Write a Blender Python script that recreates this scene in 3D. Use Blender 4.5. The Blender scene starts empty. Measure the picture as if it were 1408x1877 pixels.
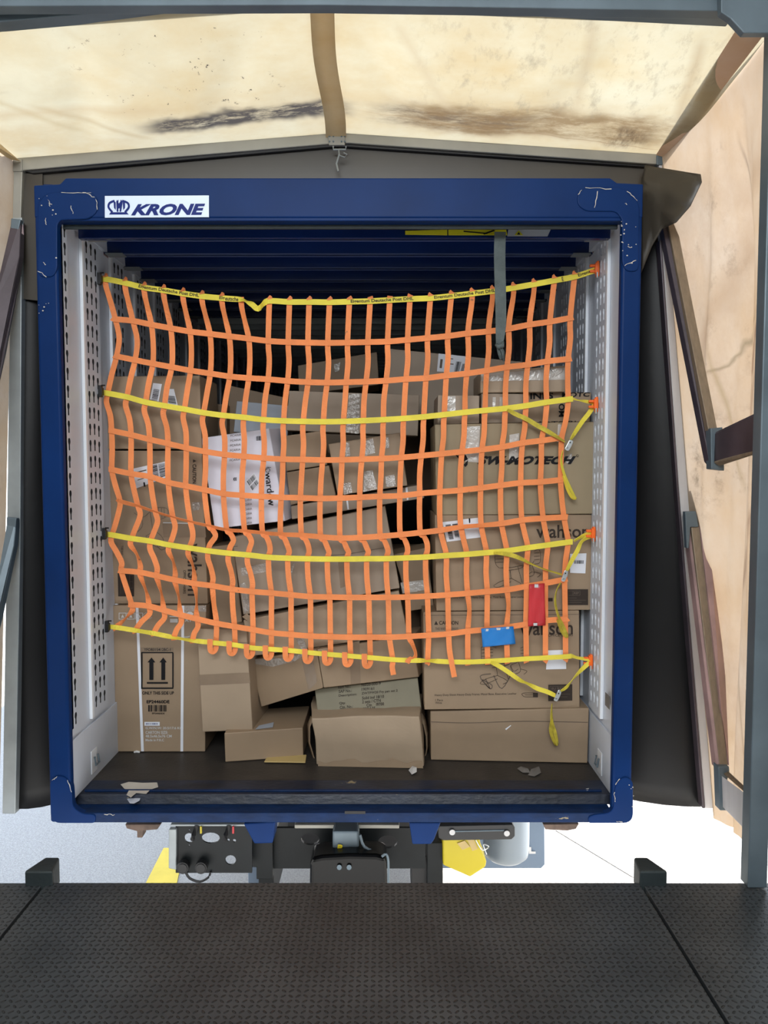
import bpy, bmesh, math, random
from mathutils import Vector, Matrix, noise
random.seed(7)
S = bpy.context.scene
COL = S.collection
# ------------------------------------------------------------------ camera
F_PX = 1410.0; CX, CY = 704.0, 938.5
CAM = Vector((0.0, -3.3, 1.52)); PITCH = math.atan(82.5/1410)
cd = bpy.data.cameras.new('camera'); cam = bpy.data.objects.new('camera', cd); COL.objects.link(cam)
cam.location = CAM; cam.rotation_euler = (math.pi/2-PITCH, 0, 0)
cd.sensor_fit = 'HORIZONTAL'; cd.sensor_width = 24.0; cd.lens = 24.0*F_PX/1408.0
cd.clip_start = 0.05; cd.clip_end = 200
S.camera = cam
# ------------------------------------------------------------------ world, sun, lamps, exposure
w = bpy.data.worlds.new('sky'); S.world = w; w.use_nodes = True
wn = w.node_tree.nodes; wl = w.node_tree.links
bg = wn['Background']
tc = wn.new('ShaderNodeTexCoord'); sx = wn.new('ShaderNodeSeparateXYZ'); cr = wn.new('ShaderNodeValToRGB')
wl.new(tc.outputs['Generated'], sx.inputs[0]); wl.new(sx.outputs[2], cr.inputs[0]); wl.new(cr.outputs[0], bg.inputs[0])
cr.color_ramp.elements[0].position = 0.0; cr.color_ramp.elements[0].color = (1.0, 0.98, 0.95, 1)
cr.color_ramp.elements[1].position = 0.7; cr.color_ramp.elements[1].color = (0.62, 0.78, 1.0, 1)
bg.inputs[1].default_value = 3.6
def lamp(name, kind, loc, energy, color=(1,1,1), target=None, size=None, size_y=None):
    d = bpy.data.lights.new(name, kind); o = bpy.data.objects.new(name, d); COL.objects.link(o)
    o.location = loc; d.energy = energy; d.color = color
    if target is not None:
        o.rotation_euler = (Vector(target)-Vector(loc)).to_track_quat('-Z', 'Y').to_euler()
    if kind == 'AREA':
        d.shape = 'RECTANGLE'; d.size = size; d.size_y = size_y or size
    return o
sun = lamp('sun', 'SUN', (6, 3, 8), 19.0, (1.0, 0.94, 0.84), (0, 0.6, 0)); sun.data.angle = math.radians(0.6)
lamp('warehouse_lamp', 'AREA', (-0.6, -4.6, 3.9), 150, (0.93, 0.97, 1.0), (-0.2, 0.0, 1.2), 3.2, 1.4)
lamp('warehouse_lamp', 'AREA', (0.0, -7.4, 3.9), 190, (0.93, 0.97, 1.0), (-0.2, 0.2, 1.2), 3.6, 2.0)
S.view_settings.view_transform = 'Standard'; S.view_settings.look = 'None'
S.view_settings.exposure = 0.0; S.view_settings.gamma = 1.0
S.view_settings.use_curve_mapping = False
# ------------------------------------------------------------------ pixel -> place helpers
cp, sp = math.cos(PITCH), math.sin(PITCH)
def ray(px, py):
    a = (px-CX)/F_PX; b = (CY-py)/F_PX
    return Vector((a, cp+b*sp, -sp+b*cp))
def at(px, py, Y):
    r = ray(px, py); return CAM + r*((Y-CAM.y)/r.y)
def atx(px, py, X):
    r = ray(px, py); return CAM + r*(X/r.x)
def atz(px, py, Z):
    r = ray(px, py); return CAM + r*((Z-CAM.z)/r.z)
# ------------------------------------------------------------------ object helpers
def thing(name, label, cat, loc=(0,0,0), group=None):
    o = bpy.data.objects.new(name, None); COL.objects.link(o); o.location = loc
    o.empty_display_size = 0.1
    tag(o, label, cat, group); return o
def tag(o, label=None, cat=None, group=None, kind=None):
    if label: o['label'] = label
    if cat: o['category'] = cat
    if group: o['group'] = group
    if kind: o['kind'] = kind
    return o
def obj(name, bm, mats, parent=None, smooth=False, bevel=0, seg=2, solid=0):
    me = bpy.data.meshes.new(name)
    bmesh.ops.recalc_face_normals(bm, faces=bm.faces) if solid == 0 else None
    bm.to_mesh(me); bm.free()
    o = bpy.data.objects.new(name, me); COL.objects.link(o)
    for m in (mats if isinstance(mats, (list, tuple)) else [mats]): me.materials.append(m)
    if smooth:
        for p in me.polygons: p.use_smooth = True
    if solid:
        md = o.modifiers.new('s', 'SOLIDIFY'); md.thickness = solid; md.offset = 0
    if bevel:
        md = o.modifiers.new('b', 'BEVEL'); md.width = bevel; md.segments = seg; md.limit_method = 'ANGLE'; md.angle_limit = math.radians(35)
    if parent is not None:
        o.parent = parent
        if parent.type == 'EMPTY': o.matrix_parent_inverse = Matrix.Translation(-Vector(parent.location))
    return o
def struct(name, bm, m, **k):
    o = obj(name, bm, m, **k); o['kind'] = 'structure'; return o
def hexa(bm, c, mi=0):
    """c: 8 corners, 0-3 front TL TR BR BL, 4-7 back TL TR BR BL"""
    v = [bm.verts.new(p) for p in c]
    for f in ((0,1,2,3),(5,4,7,6),(4,5,1,0),(3,2,6,7),(4,0,3,7),(1,5,6,2)):
        q = bm.faces.new([v[i] for i in f]); q.material_index = mi
    return v
def box(bm, x0, x1, y0, y1, z0, z1, mi=0):
    return hexa(bm, [Vector(p) for p in ((x0,y0,z1),(x1,y0,z1),(x1,y0,z0),(x0,y0,z0),(x0,y1,z1),(x1,y1,z1),(x1,y1,z0),(x0,y1,z0))], mi)
def prism(bm, pts, d, mi=0):
    """closed outline pts (Vectors) pushed along vector d"""
    a = [bm.verts.new(p) for p in pts]; b = [bm.verts.new(Vector(p)+Vector(d)) for p in pts]
    n = len(a)
    f = bm.faces.new(a); f.material_index = mi
    f = bm.faces.new(b[::-1]); f.material_index = mi
    for i in range(n):
        f = bm.faces.new((a[i], b[i], b[(i+1)%n], a[(i+1)%n])); f.material_index = mi
def pxprism(bm, pts, Y, depth, mi=0):
    prism(bm, [at(x, y, Y) for x, y in pts], (0, depth, 0), mi)
def bar(bm, p, q, w, h, up=(0,0,1), mi=0):
    p = Vector(p); q = Vector(q); d = (q-p).normalized(); s = d.cross(Vector(up)).normalized(); u = s.cross(d).normalized()
    s = s*w/2; u = u*h/2
    hexa(bm, [p-s+u, p+s+u, p+s-u, p-s-u, q-s+u, q+s+u, q+s-u, q-s-u], mi)
def tube(bm, pts, r, n=8, mi=0, cap=True):
    pts = [Vector(p) for p in pts]; rings = []
    for i, p in enumerate(pts):
        d = (pts[min(i+1, len(pts)-1)]-pts[max(i-1, 0)]).normalized()
        a = Vector((0,0,1)) if abs(d.z) < .9 else Vector((1,0,0))
        s = d.cross(a).normalized(); u = s.cross(d)
        rr = r[i] if isinstance(r, (list, tuple)) else r
        rings.append([bm.verts.new(p+(s*math.cos(2*math.pi*k/n)+u*math.sin(2*math.pi*k/n))*rr) for k in range(n)])
    for a, b in zip(rings, rings[1:]):
        for k in range(n):
            f = bm.faces.new((a[k], a[(k+1)%n], b[(k+1)%n], b[k])); f.material_index = mi
    if cap:
        bm.faces.new(rings[0][::-1]).material_index = mi; bm.faces.new(rings[-1]).material_index = mi
def BM(): return bmesh.new()
def catmull(pts, n=5):
    out = []
    m = len(pts)
    for i in range(m-1):
        p0 = pts[max(i-1, 0)]; p1 = pts[i]; p2 = pts[i+1]; p3 = pts[min(i+2, m-1)]
        for k in range(n):
            t = k/n
            out.append(tuple(0.5*((2*b)+(-a+c)*t+(2*a-5*b+4*c-d)*t*t+(-a+3*b-3*c+d)*t**3) for a, b, c, d in zip(p0, p1, p2, p3)))
    out.append(tuple(pts[-1])); return out
def ribbon(bm, pts, w, th=0.0016, tw=None, mi=0, face=Vector((0,-1,0))):
    """pts 3-D points; tw twist in radians per point"""
    n = len(pts); rings = []
    for i in range(n):
        d = (pts[min(i+1, n-1)]-pts[max(i-1, 0)]).normalized()
        s = d.cross(face)
        if s.length < 1e-4: s = Vector((1,0,0))
        s.normalize(); u = s.cross(d).normalized()
        if tw:
            c, k = math.cos(tw[i]), math.sin(tw[i]); s, u = s*c+u*k, u*c-s*k
        ww = (w[i] if isinstance(w, (list, tuple)) else w)/2
        rings.append([bm.verts.new(pts[i]+s*a*ww+u*b*th/2) for a, b in ((-1,-1),(1,-1),(1,1),(-1,1))])
    for a, b in zip(rings, rings[1:]):
        for k in range(4):
            bm.faces.new((a[k], a[(k+1)%4], b[(k+1)%4], b[k])).material_index = mi
    bm.faces.new(rings[0][::-1]); bm.faces.new(rings[-1])
# ------------------------------------------------------------------ text meshes
_tc = {}
def text_geo(txt, bold=0.0, shear=0.0, space=1.0):
    k = (txt, bold, shear, space)
    if k not in _tc:
        cu = bpy.data.curves.new('t', 'FONT'); cu.body = txt; cu.size = 1; cu.offset = bold; cu.shear = shear; cu.resolution_u = 3
        cu.space_character = space
        o = bpy.data.objects.new('t', cu); COL.objects.link(o); bpy.context.view_layer.update()
        me = bpy.data.meshes.new_from_object(o.evaluated_get(bpy.context.evaluated_depsgraph_get()))
        vs = [v.co.copy() for v in me.vertices]; fs = [tuple(p.vertices) for p in me.polygons]
        bpy.data.objects.remove(o); bpy.data.curves.remove(cu); bpy.data.meshes.remove(me)
        x0 = min(v.x for v in vs); x1 = max(v.x for v in vs); y0 = min(v.y for v in vs); y1 = max(v.y for v in vs)
        _tc[k] = ([((v.x-x0)/(x1-x0), (v.y-y0)/(y1-y0)) for v in vs], fs)
    return _tc[k]
def text_bm(bm, txt, fn, bold=0.0, shear=0.0, space=1.0):
    """fn(u, v) -> 3-D point, u to the right, v upward, both 0..1"""
    uv, fs = text_geo(txt, bold, shear, space)
    vs = [bm.verts.new(fn(u, v)) for u, v in uv]
    for f in fs:
        try: bm.faces.new([vs[i] for i in f])
        except ValueError: pass
def quadfn(q):
    a, b, c, d = q      # TL TR BR BL
    return lambda u, v: a*(1-u)*v + b*u*v + c*u*(1-v) + d*(1-u)*(1-v)
# ------------------------------------------------------------------ materials
def mat(name, col, rough=0.6, metal=0.0, var=0.0, vscale=6.0, bump=0.0, bscale=40.0, spec=0.5, chips=None, chipscale=9.0, chipth=0.68, stretch=(1,1,1)):
    m = bpy.data.materials.new(name); m.use_nodes = True; nt = m.node_tree; N = nt.nodes; L = nt.links
    b = N['Principled BSDF']; b.inputs['Base Color'].default_value = (*col, 1); b.inputs['Roughness'].default_value = rough
    b.inputs['Metallic'].default_value = metal; b.inputs['Specular IOR Level'].default_value = spec
    if var or bump or chips:
        t = N.new('ShaderNodeTexCoord'); mp = N.new('ShaderNodeMapping'); mp.inputs['Scale'].default_value = stretch
        L.new(t.outputs['Object'], mp.inputs[0])
    last = None
    if var:
        n = N.new('ShaderNodeTexNoise'); n.inputs['Scale'].default_value = vscale; n.inputs['Detail'].default_value = 5
        L.new(mp.outputs[0], n.inputs['Vector'])
        r = N.new('ShaderNodeValToRGB'); r.color_ramp.elements[0].position = .3; r.color_ramp.elements[1].position = .7
        r.color_ramp.elements[0].color = (*[c*(1-var) for c in col], 1); r.color_ramp.elements[1].color = (*[min(1, c*(1+var)) for c in col], 1)
        L.new(n.outputs[0], r.inputs[0]); L.new(r.outputs[0], b.inputs['Base Color']); last = r.outputs[0]
    if chips:
        n = N.new('ShaderNodeTexNoise'); n.inputs['Scale'].default_value = chipscale; n.inputs['Detail'].default_value = 8; n.inputs['Roughness'].default_value = .7
        L.new(mp.outputs[0], n.inputs['Vector'])
        r = N.new('ShaderNodeValToRGB'); r.color_ramp.elements[0].position = chipth; r.color_ramp.elements[1].position = chipth+.02
        r.color_ramp.elements[0].color = (0,0,0,1); r.color_ramp.elements[1].color = (1,1,1,1)
        L.new(n.outputs[0], r.inputs[0])
        mx = N.new('ShaderNodeMixRGB'); L.new(r.outputs[0], mx.inputs[0])
        if last: L.new(last, mx.inputs[1])
        else: mx.inputs[1].default_value = (*col, 1)
        mx.inputs[2].default_value = (*chips, 1); L.new(mx.outputs[0], b.inputs['Base Color'])
    if bump:
        n = N.new('ShaderNodeTexNoise'); n.inputs['Scale'].default_value = bscale; n.inputs['Detail'].default_value = 4
        L.new(mp.outputs[0], n.inputs['Vector'])
        bp = N.new('ShaderNodeBump'); bp.inputs['Strength'].default_value = bump; bp.inputs['Distance'].default_value = .01
        L.new(n.outputs[0], bp.inputs['Height']); L.new(bp.outputs[0], b.inputs['Normal'])
    return m
def mathn(nt, op, a, b=None, c=None):
    n = nt.nodes.new('ShaderNodeMath'); n.operation = op
    for i, x in enumerate((a, b, c)):
        if x is None: continue
        if hasattr(x, 'links'): nt.links.new(x, n.inputs[i])
        else: n.inputs[i].default_value = x
    return n.outputs[0]
M = {}
M['blue'] = mat('blue_paint', (0.003, 0.023, 0.105), 0.40, spec=.10, var=.14, vscale=3, chips=(.30,.32,.34), chipscale=11, chipth=.765)
M['blue_worn'] = mat('worn_blue_paint', (0.004, 0.019, 0.070), 0.4, spec=.15, var=.3, vscale=9, bump=.15, bscale=30, chips=(.26,.22,.14), chipscale=7, chipth=.66, stretch=(1,2,2))
M['blue_int'] = mat('roof_blue_paint', (0.006, 0.021, 0.105), 0.22, var=.2, vscale=2)
M['roof_dark'] = mat('roof_sheet_paint', (0.008, 0.022, 0.10), 0.3)
M['roof_grey'] = mat('roof_grey_metal', (0.70, 0.82, 0.84), 0.3)
M['blue_edge'] = mat('lit_beam_edge_paint', (0.10, 0.13, 0.26), 0.3)  # paler blue paints in the light on the lower flange edges
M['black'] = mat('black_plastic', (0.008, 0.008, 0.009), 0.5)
M['rubber'] = mat('rubber_strip', (0.016, 0.024, 0.026), 0.6, bump=.2, var=.3)
M['white'] = mat('white_steel_paint', (0.56, 0.61, 0.70), 0.35, var=.05, vscale=4, chips=(.28,.25,.25), chipscale=5, chipth=.74)
M['white_bright'] = mat('lit_edge_and_cup_white', (0.80, 0.84, 0.90), 0.3)  # brighter copy of the wall white: light on step edges, also the cups
M['slot_dark'] = mat('shaded_slot_lining', (0.015, 0.015, 0.017), 0.6)  # shade inside the left wall slots put in as dark colour
M['slot_light'] = mat('lit_slot_lining', (0.72, 0.76, 0.82), 0.45)  # light behind the right wall slots put in as pale colour
M['blue_dirty'] = mat('dirty_blue_sill_paint', (0.007, 0.013, 0.030), 0.42, var=.5, vscale=6, bump=.2, bscale=25, chips=(.24,.20,.12), chipscale=6, chipth=.66, stretch=(1,2,2))
M['ply'] = mat('dark_floor_board', (0.030, 0.026, 0.023), 0.5, var=.35, vscale=5, bump=.15, bscale=60, chips=(.12,.11,.1), chipscale=16, chipth=.72)
M['paper'] = mat('white_paper', (0.74, 0.76, 0.82), 0.55, var=.03)
M['white_card'] = mat('white_carton_board', (0.70, 0.70, 0.80), 0.55, var=.05, bump=.1, bscale=12)
M['greywhite'] = mat('pale_grey_board', (0.36, 0.40, 0.46), 0.6)
M['ink'] = mat('black_ink', (0.010, 0.010, 0.012), 0.6, spec=.15)
M['ink_brown'] = mat('dark_print_ink', (0.045, 0.034, 0.028), 0.6, spec=.15)
M['ink_faint'] = mat('faint_print_ink', (0.115, 0.085, 0.065), 0.7)
M['ink_white'] = mat('white_ink', (0.55, 0.55, 0.55), 0.6)
M['blue_logo'] = mat('blue_sign_print', (0.004, 0.016, 0.15), 0.4, spec=.15)
M['sign_white'] = mat('sign_white', (0.62, 0.72, 0.86), 0.35)
M['orange'] = mat('orange_webbing', (0.84, 0.255, 0.078), 0.7, var=.10, vscale=7, bump=.25, bscale=300, chips=(.34,.13,.06), chipscale=9, chipth=.675)
M['orange_dirty'] = mat('worn_orange_webbing', (0.62, 0.18, 0.05), 0.75, var=.2, vscale=30, bump=.25, bscale=300)
M['orange_plastic'] = mat('orange_plastic', (0.95, 0.16, 0.02), 0.35)
M['yellow'] = mat('yellow_webbing', (0.78, 0.65, 0.06), 0.65, var=.10, vscale=9, bump=.25, bscale=300, chips=(.30,.25,.05), chipscale=6, chipth=.72)
M['yellow_dirty'] = mat('grimy_yellow_webbing', (0.52, 0.42, 0.04), 0.7, var=.3, vscale=25, bump=.25, bscale=300)
M['steel'] = mat('bright_steel', (0.72, 0.76, 0.78), 0.28, metal=.85)
M['strap_grey'] = mat('grey_webbing', (0.075, 0.095, 0.095), 0.7, var=.2, vscale=20, bump=.3, bscale=200)
M['red'] = mat('red_vinyl', (0.50, 0.022, 0.030), 0.45, var=.12, bump=.2, bscale=25)
M['patch_blue'] = mat('blue_vinyl', (0.012, 0.19, 0.56), 0.45, var=.08, bump=.2, bscale=20)
M['tape'] = mat('brown_parcel_tape', (0.25, 0.185, 0.13), 0.22, var=.1, bump=.15, bscale=30)
M['tape_clear'] = mat('glossy_clear_tape', (0.34, 0.30, 0.26), 0.08, var=.12, bump=.9, bscale=45, spec=1.0)
M['tape_pale'] = mat('pale_tape', (0.52, 0.49, 0.45), 0.15, var=.08, bump=.4, bscale=35, spec=.9)
M['yellow_sticker'] = mat('yellow_sticker', (0.55, 0.52, 0.02), 0.4)
M['alu'] = mat('aluminium_profile', (0.30, 0.29, 0.255), 0.5, metal=.25, var=.12, vscale=5, chips=(.07,.06,.05), chipscale=8, chipth=.73)
M['alu_light'] = mat('pale_aluminium', (0.50, 0.49, 0.50), 0.5, metal=.1, var=.12, vscale=4, chips=(.18,.10,.09), chipscale=6, chipth=.72, stretch=(3,3,.6))
M['steel_grey'] = mat('grey_blue_steel', (0.11, 0.145, 0.17), 0.45, metal=.3, var=.15, chips=(.03,.03,.03), chipscale=7, chipth=.72)
M['maroon'] = mat('dark_maroon_steel', (0.065, 0.05, 0.06), 0.45, metal=.2, var=.25, vscale=8)
M['wood_arm'] = mat('brown_anodised_arm', (0.20, 0.15, 0.10), 0.5, metal=.15, var=.15, vscale=12, stretch=(6,6,.6))
M['redstain'] = mat('reddish_stained_arm', (0.30, 0.19, 0.18), 0.55, var=.3, vscale=6)
M['curtain'] = mat('black_curtain_rubber', (0.0045, 0.0045, 0.005), 0.5, spec=.3, var=.25, vscale=2.5, bump=.1, bscale=12)
M['curtain_brown'] = mat('brown_curtain_flap', (0.042, 0.035, 0.026), 0.42, var=.15, vscale=3)
M['rust'] = mat('rusty_steel', (0.12, 0.08, 0.06), 0.7, var=.4, vscale=20)
M['chassis'] = mat('chassis_black_steel', (0.006, 0.008, 0.009), 0.45, spec=.25, var=.3, vscale=8)
M['gloss_black'] = mat('glossy_black_cover', (0.002, 0.002, 0.002), 0.25, spec=.2)
M['galv'] = mat('galvanised_steel', (0.30, 0.33, 0.34), 0.45, metal=.4, var=.15)
M['tank'] = mat('grey_tank_paint', (0.20, 0.24, 0.28), 0.35, metal=.3)
M['mudflap'] = mat('grey_blue_panel', (0.13, 0.18, 0.25), 0.6)
M['chock'] = mat('yellow_plastic', (0.50, 0.40, 0.0), 0.4)
M['concrete'] = mat('pale_wall_paint', (0.62, 0.62, 0.60), 0.8)
M['wfloor'] = mat('warehouse_concrete', (0.30, 0.30, 0.29), 0.7, var=.1)
M['line_yellow'] = mat('yellow_road_paint', (0.75, 0.55, 0.06), 0.7, var=.1)
M['envelope'] = mat('manila_paper', (0.50, 0.37, 0.15), 0.6)
M['scrap'] = mat('torn_paper_scrap', (0.50, 0.47, 0.42), 0.7, var=.12)
M['leaf'] = mat('dry_grey_litter', (0.16, 0.15, 0.14), 0.7, var=.3)
def cardboard(name, col):
    m = mat(name, col, 0.62, var=.07, vscale=3.5, bump=.10, bscale=9, chips=tuple(c*1.35 for c in col), chipscale=13, chipth=.77)
    return m
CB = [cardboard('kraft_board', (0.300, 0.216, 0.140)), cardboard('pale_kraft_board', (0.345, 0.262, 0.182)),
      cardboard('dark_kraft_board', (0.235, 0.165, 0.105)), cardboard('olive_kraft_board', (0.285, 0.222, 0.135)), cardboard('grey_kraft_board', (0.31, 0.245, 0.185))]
# asphalt
M['asphalt'] = mat('asphalt', (0.36, 0.345, 0.33), 0.9, var=.22, vscale=90, bump=.5, bscale=160)
# checker plate
def checker_plate():
    m = bpy.data.materials.new('dark_lozenge_plate'); m.use_nodes = True; nt = m.node_tree; N = nt.nodes; L = nt.links
    b = N['Principled BSDF']; t = N.new('ShaderNodeTexCoord'); s = N.new('ShaderNodeSeparateXYZ'); L.new(t.outputs['Object'], s.inputs[0])
    k = 1/0.0215
    X = mathn(nt, 'MULTIPLY', s.outputs[0], k); Y = mathn(nt, 'MULTIPLY', s.outputs[1], k)
    par = mathn(nt, 'MODULO', mathn(nt, 'ADD', mathn(nt, 'ADD', mathn(nt, 'FLOOR', X), mathn(nt, 'FLOOR', Y)), 2000.0), 2.0)
    u = mathn(nt, 'SUBTRACT', mathn(nt, 'FRACT', X), 0.5); v = mathn(nt, 'SUBTRACT', mathn(nt, 'FRACT', Y), 0.5)
    a = mathn(nt, 'ADD', u, v); c = mathn(nt, 'SUBTRACT', u, v)
    inv = mathn(nt, 'SUBTRACT', 1.0, par)
    p = mathn(nt, 'ADD', mathn(nt, 'MULTIPLY', a, par), mathn(nt, 'MULTIPLY', c, inv))
    q = mathn(nt, 'ADD', mathn(nt, 'MULTIPLY', c, par), mathn(nt, 'MULTIPLY', a, inv))
    e = mathn(nt, 'ADD', mathn(nt, 'POWER', mathn(nt, 'MULTIPLY', p, 1.75), 2.0), mathn(nt, 'POWER', mathn(nt, 'MULTIPLY', q, 3.7), 2.0))
    h = mathn(nt, 'MINIMUM', mathn(nt, 'MAXIMUM', mathn(nt, 'MULTIPLY', mathn(nt, 'SUBTRACT', 1.0, e), 1.8), 0.0), 1.0)
    bp = N.new('ShaderNodeBump'); bp.inputs['Strength'].default_value = 1.0; bp.inputs['Distance'].default_value = 0.009
    L.new(h, bp.inputs['Height']); L.new(bp.outputs[0], b.inputs['Normal'])
    n = N.new('ShaderNodeTexNoise'); n.inputs['Scale'].default_value = 3; n.inputs['Detail'].default_value = 8; L.new(t.outputs['Object'], n.inputs['Vector'])
    r = N.new('ShaderNodeValToRGB'); r.color_ramp.elements[0].position = .3; r.color_ramp.elements[1].position = .75
    r.color_ramp.elements[0].color = (0.030, 0.036, 0.041, 1); r.color_ramp.elements[1].color = (0.062, 0.070, 0.076, 1)
    L.new(n.outputs[0], r.inputs[0])
    mx = N.new('ShaderNodeMixRGB'); mx.blend_type = 'MIX'; L.new(mathn(nt, 'MULTIPLY', h, 0.65), mx.inputs[0]); L.new(r.outputs[0], mx.inputs[1]); mx.inputs[2].default_value = (0.010,0.011,0.012,1)  # lozenges mixed darker than the plate around them
    L.new(mx.outputs[0], b.inputs['Base Color']); b.inputs['Roughness'].default_value = .42; b.inputs['Metallic'].default_value = .15
    return m
M['checker'] = checker_plate()
# canvas: translucent cloth, stains laid out on the cloth by its UV (u across, v away from the front frame)
def canvas(name, col, stains, creases=(), gain=(0.225, 0.228, 0.245), trans=0.6):
    m = bpy.data.materials.new(name); m.use_nodes = True; nt = m.node_tree; N = nt.nodes; L = nt.links
    for n in list(N):
        if n.type != 'OUTPUT_MATERIAL': N.remove(n)
    out = [n for n in N if n.type == 'OUTPUT_MATERIAL'][0]
    uv = N.new('ShaderNodeUVMap'); s = N.new('ShaderNodeSeparateXYZ'); L.new(uv.outputs[0], s.inputs[0]); U, V = s.outputs[0], s.outputs[1]
    t = N.new('ShaderNodeTexCoord')
    def noise_(sc, det=6, rough=.6, st=(1,1,1)):
        mp = N.new('ShaderNodeMapping'); mp.inputs['Scale'].default_value = st; L.new(t.outputs['Object'], mp.inputs[0])
        n = N.new('ShaderNodeTexNoise'); n.inputs['Scale'].default_value = sc; n.inputs['Detail'].default_value = det; n.inputs['Roughness'].default_value = rough
        L.new(mp.outputs[0], n.inputs['Vector']); return n.outputs[0]
    base = N.new('ShaderNodeValToRGB'); base.color_ramp.elements[0].position = .35; base.color_ramp.elements[1].position = .7
    base.color_ramp.elements[0].color = (*col, 1); base.color_ramp.elements[1].color = (*[c*w_ for c, w_ in zip(col, (.88, .76, .60))], 1)
    L.new(noise_(2.3, 6, .6, (1, 1.6, .8)), base.inputs[0]); cur = base.outputs[0]
    def over(maskout, c):
        nonlocal cur
        x = N.new('ShaderNodeMixRGB'); L.new(maskout, x.inputs[0]); L.new(cur, x.inputs[1]); x.inputs[2].default_value = (*c, 1); cur = x.outputs[0]
    def band(x, lo, hi, soft):
        a = N.new('ShaderNodeMapRange'); a.interpolation_type = 'SMOOTHSTEP'; L.new(x, a.inputs[0]); a.inputs[1].default_value = lo-soft; a.inputs[2].default_value = lo+soft
        b_ = N.new('ShaderNodeMapRange'); b_.interpolation_type = 'SMOOTHSTEP'; L.new(x, b_.inputs[0]); b_.inputs[1].default_value = hi-soft; b_.inputs[2].default_value = hi+soft
        return mathn(nt, 'MULTIPLY', a.outputs[0], mathn(nt, 'SUBTRACT', 1.0, b_.outputs[0]))
    wob = mathn(nt, 'MULTIPLY', mathn(nt, 'SUBTRACT', noise_(5, 3), .5), .16)
    Vw = mathn(nt, 'ADD', V, wob)
    def Vw2(): return mathn(nt, 'ADD', V, mathn(nt, 'MULTIPLY', wob, .35))
    for (u0, u1, us, v0, v1, vs, nsc, lo, hi, c, amt, st) in stains:
        n = noise_(nsc, 8, .75, st); mr = N.new('ShaderNodeMapRange'); L.new(n, mr.inputs[0]); mr.inputs[1].default_value = lo; mr.inputs[2].default_value = hi; 
        k = mathn(nt, 'MULTIPLY', mathn(nt, 'MULTIPLY', band(U, u0, u1, us), band(Vw, v0, v1, vs)), mr.outputs[0])
        over(mathn(nt, 'MULTIPLY', k, amt), c)
    for (ua_, va_, ub_, vb_, wd, c, amt) in creases:      # brown lines along creases; on the side canvas they paint fold shadows
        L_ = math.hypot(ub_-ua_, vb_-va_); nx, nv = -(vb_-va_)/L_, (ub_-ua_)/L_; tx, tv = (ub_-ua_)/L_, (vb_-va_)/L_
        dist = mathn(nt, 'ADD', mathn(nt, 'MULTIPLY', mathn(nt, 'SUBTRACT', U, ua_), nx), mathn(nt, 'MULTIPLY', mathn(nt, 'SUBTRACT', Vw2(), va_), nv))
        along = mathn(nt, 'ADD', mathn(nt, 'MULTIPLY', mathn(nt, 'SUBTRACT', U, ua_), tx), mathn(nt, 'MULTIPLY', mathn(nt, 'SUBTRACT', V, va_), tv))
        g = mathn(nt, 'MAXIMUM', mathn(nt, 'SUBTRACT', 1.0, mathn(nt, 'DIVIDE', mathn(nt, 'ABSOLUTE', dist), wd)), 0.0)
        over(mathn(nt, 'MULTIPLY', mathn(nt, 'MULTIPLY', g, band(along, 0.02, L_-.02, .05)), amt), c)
    d = N.new('ShaderNodeBsdfDiffuse'); tr = N.new('ShaderNodeBsdfTranslucent'); mx = N.new('ShaderNodeMixShader'); mx.inputs[0].default_value = trans
    thin = N.new('ShaderNodeMixRGB'); thin.blend_type = 'MULTIPLY'; thin.inputs[0].default_value = 1.0; L.new(cur, thin.inputs[1]); thin.inputs[2].default_value = (*gain, 1)
    L.new(cur, d.inputs[0]); L.new(thin.outputs[0], tr.inputs[0]); L.new(d.outputs[0], mx.inputs[1]); L.new(tr.outputs[0], mx.inputs[2])
    bp = N.new('ShaderNodeBump'); bp.inputs['Strength'].default_value = .35; bp.inputs['Distance'].default_value = .03; L.new(noise_(3.2, 4, .5, (1.2, 1, .5)), bp.inputs['Height'])
    L.new(bp.outputs[0], d.inputs['Normal']); L.new(bp.outputs[0], tr.inputs['Normal'])
    L.new(mx.outputs[0], out.inputs[0]); return m
ST = (1,1,1)
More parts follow.
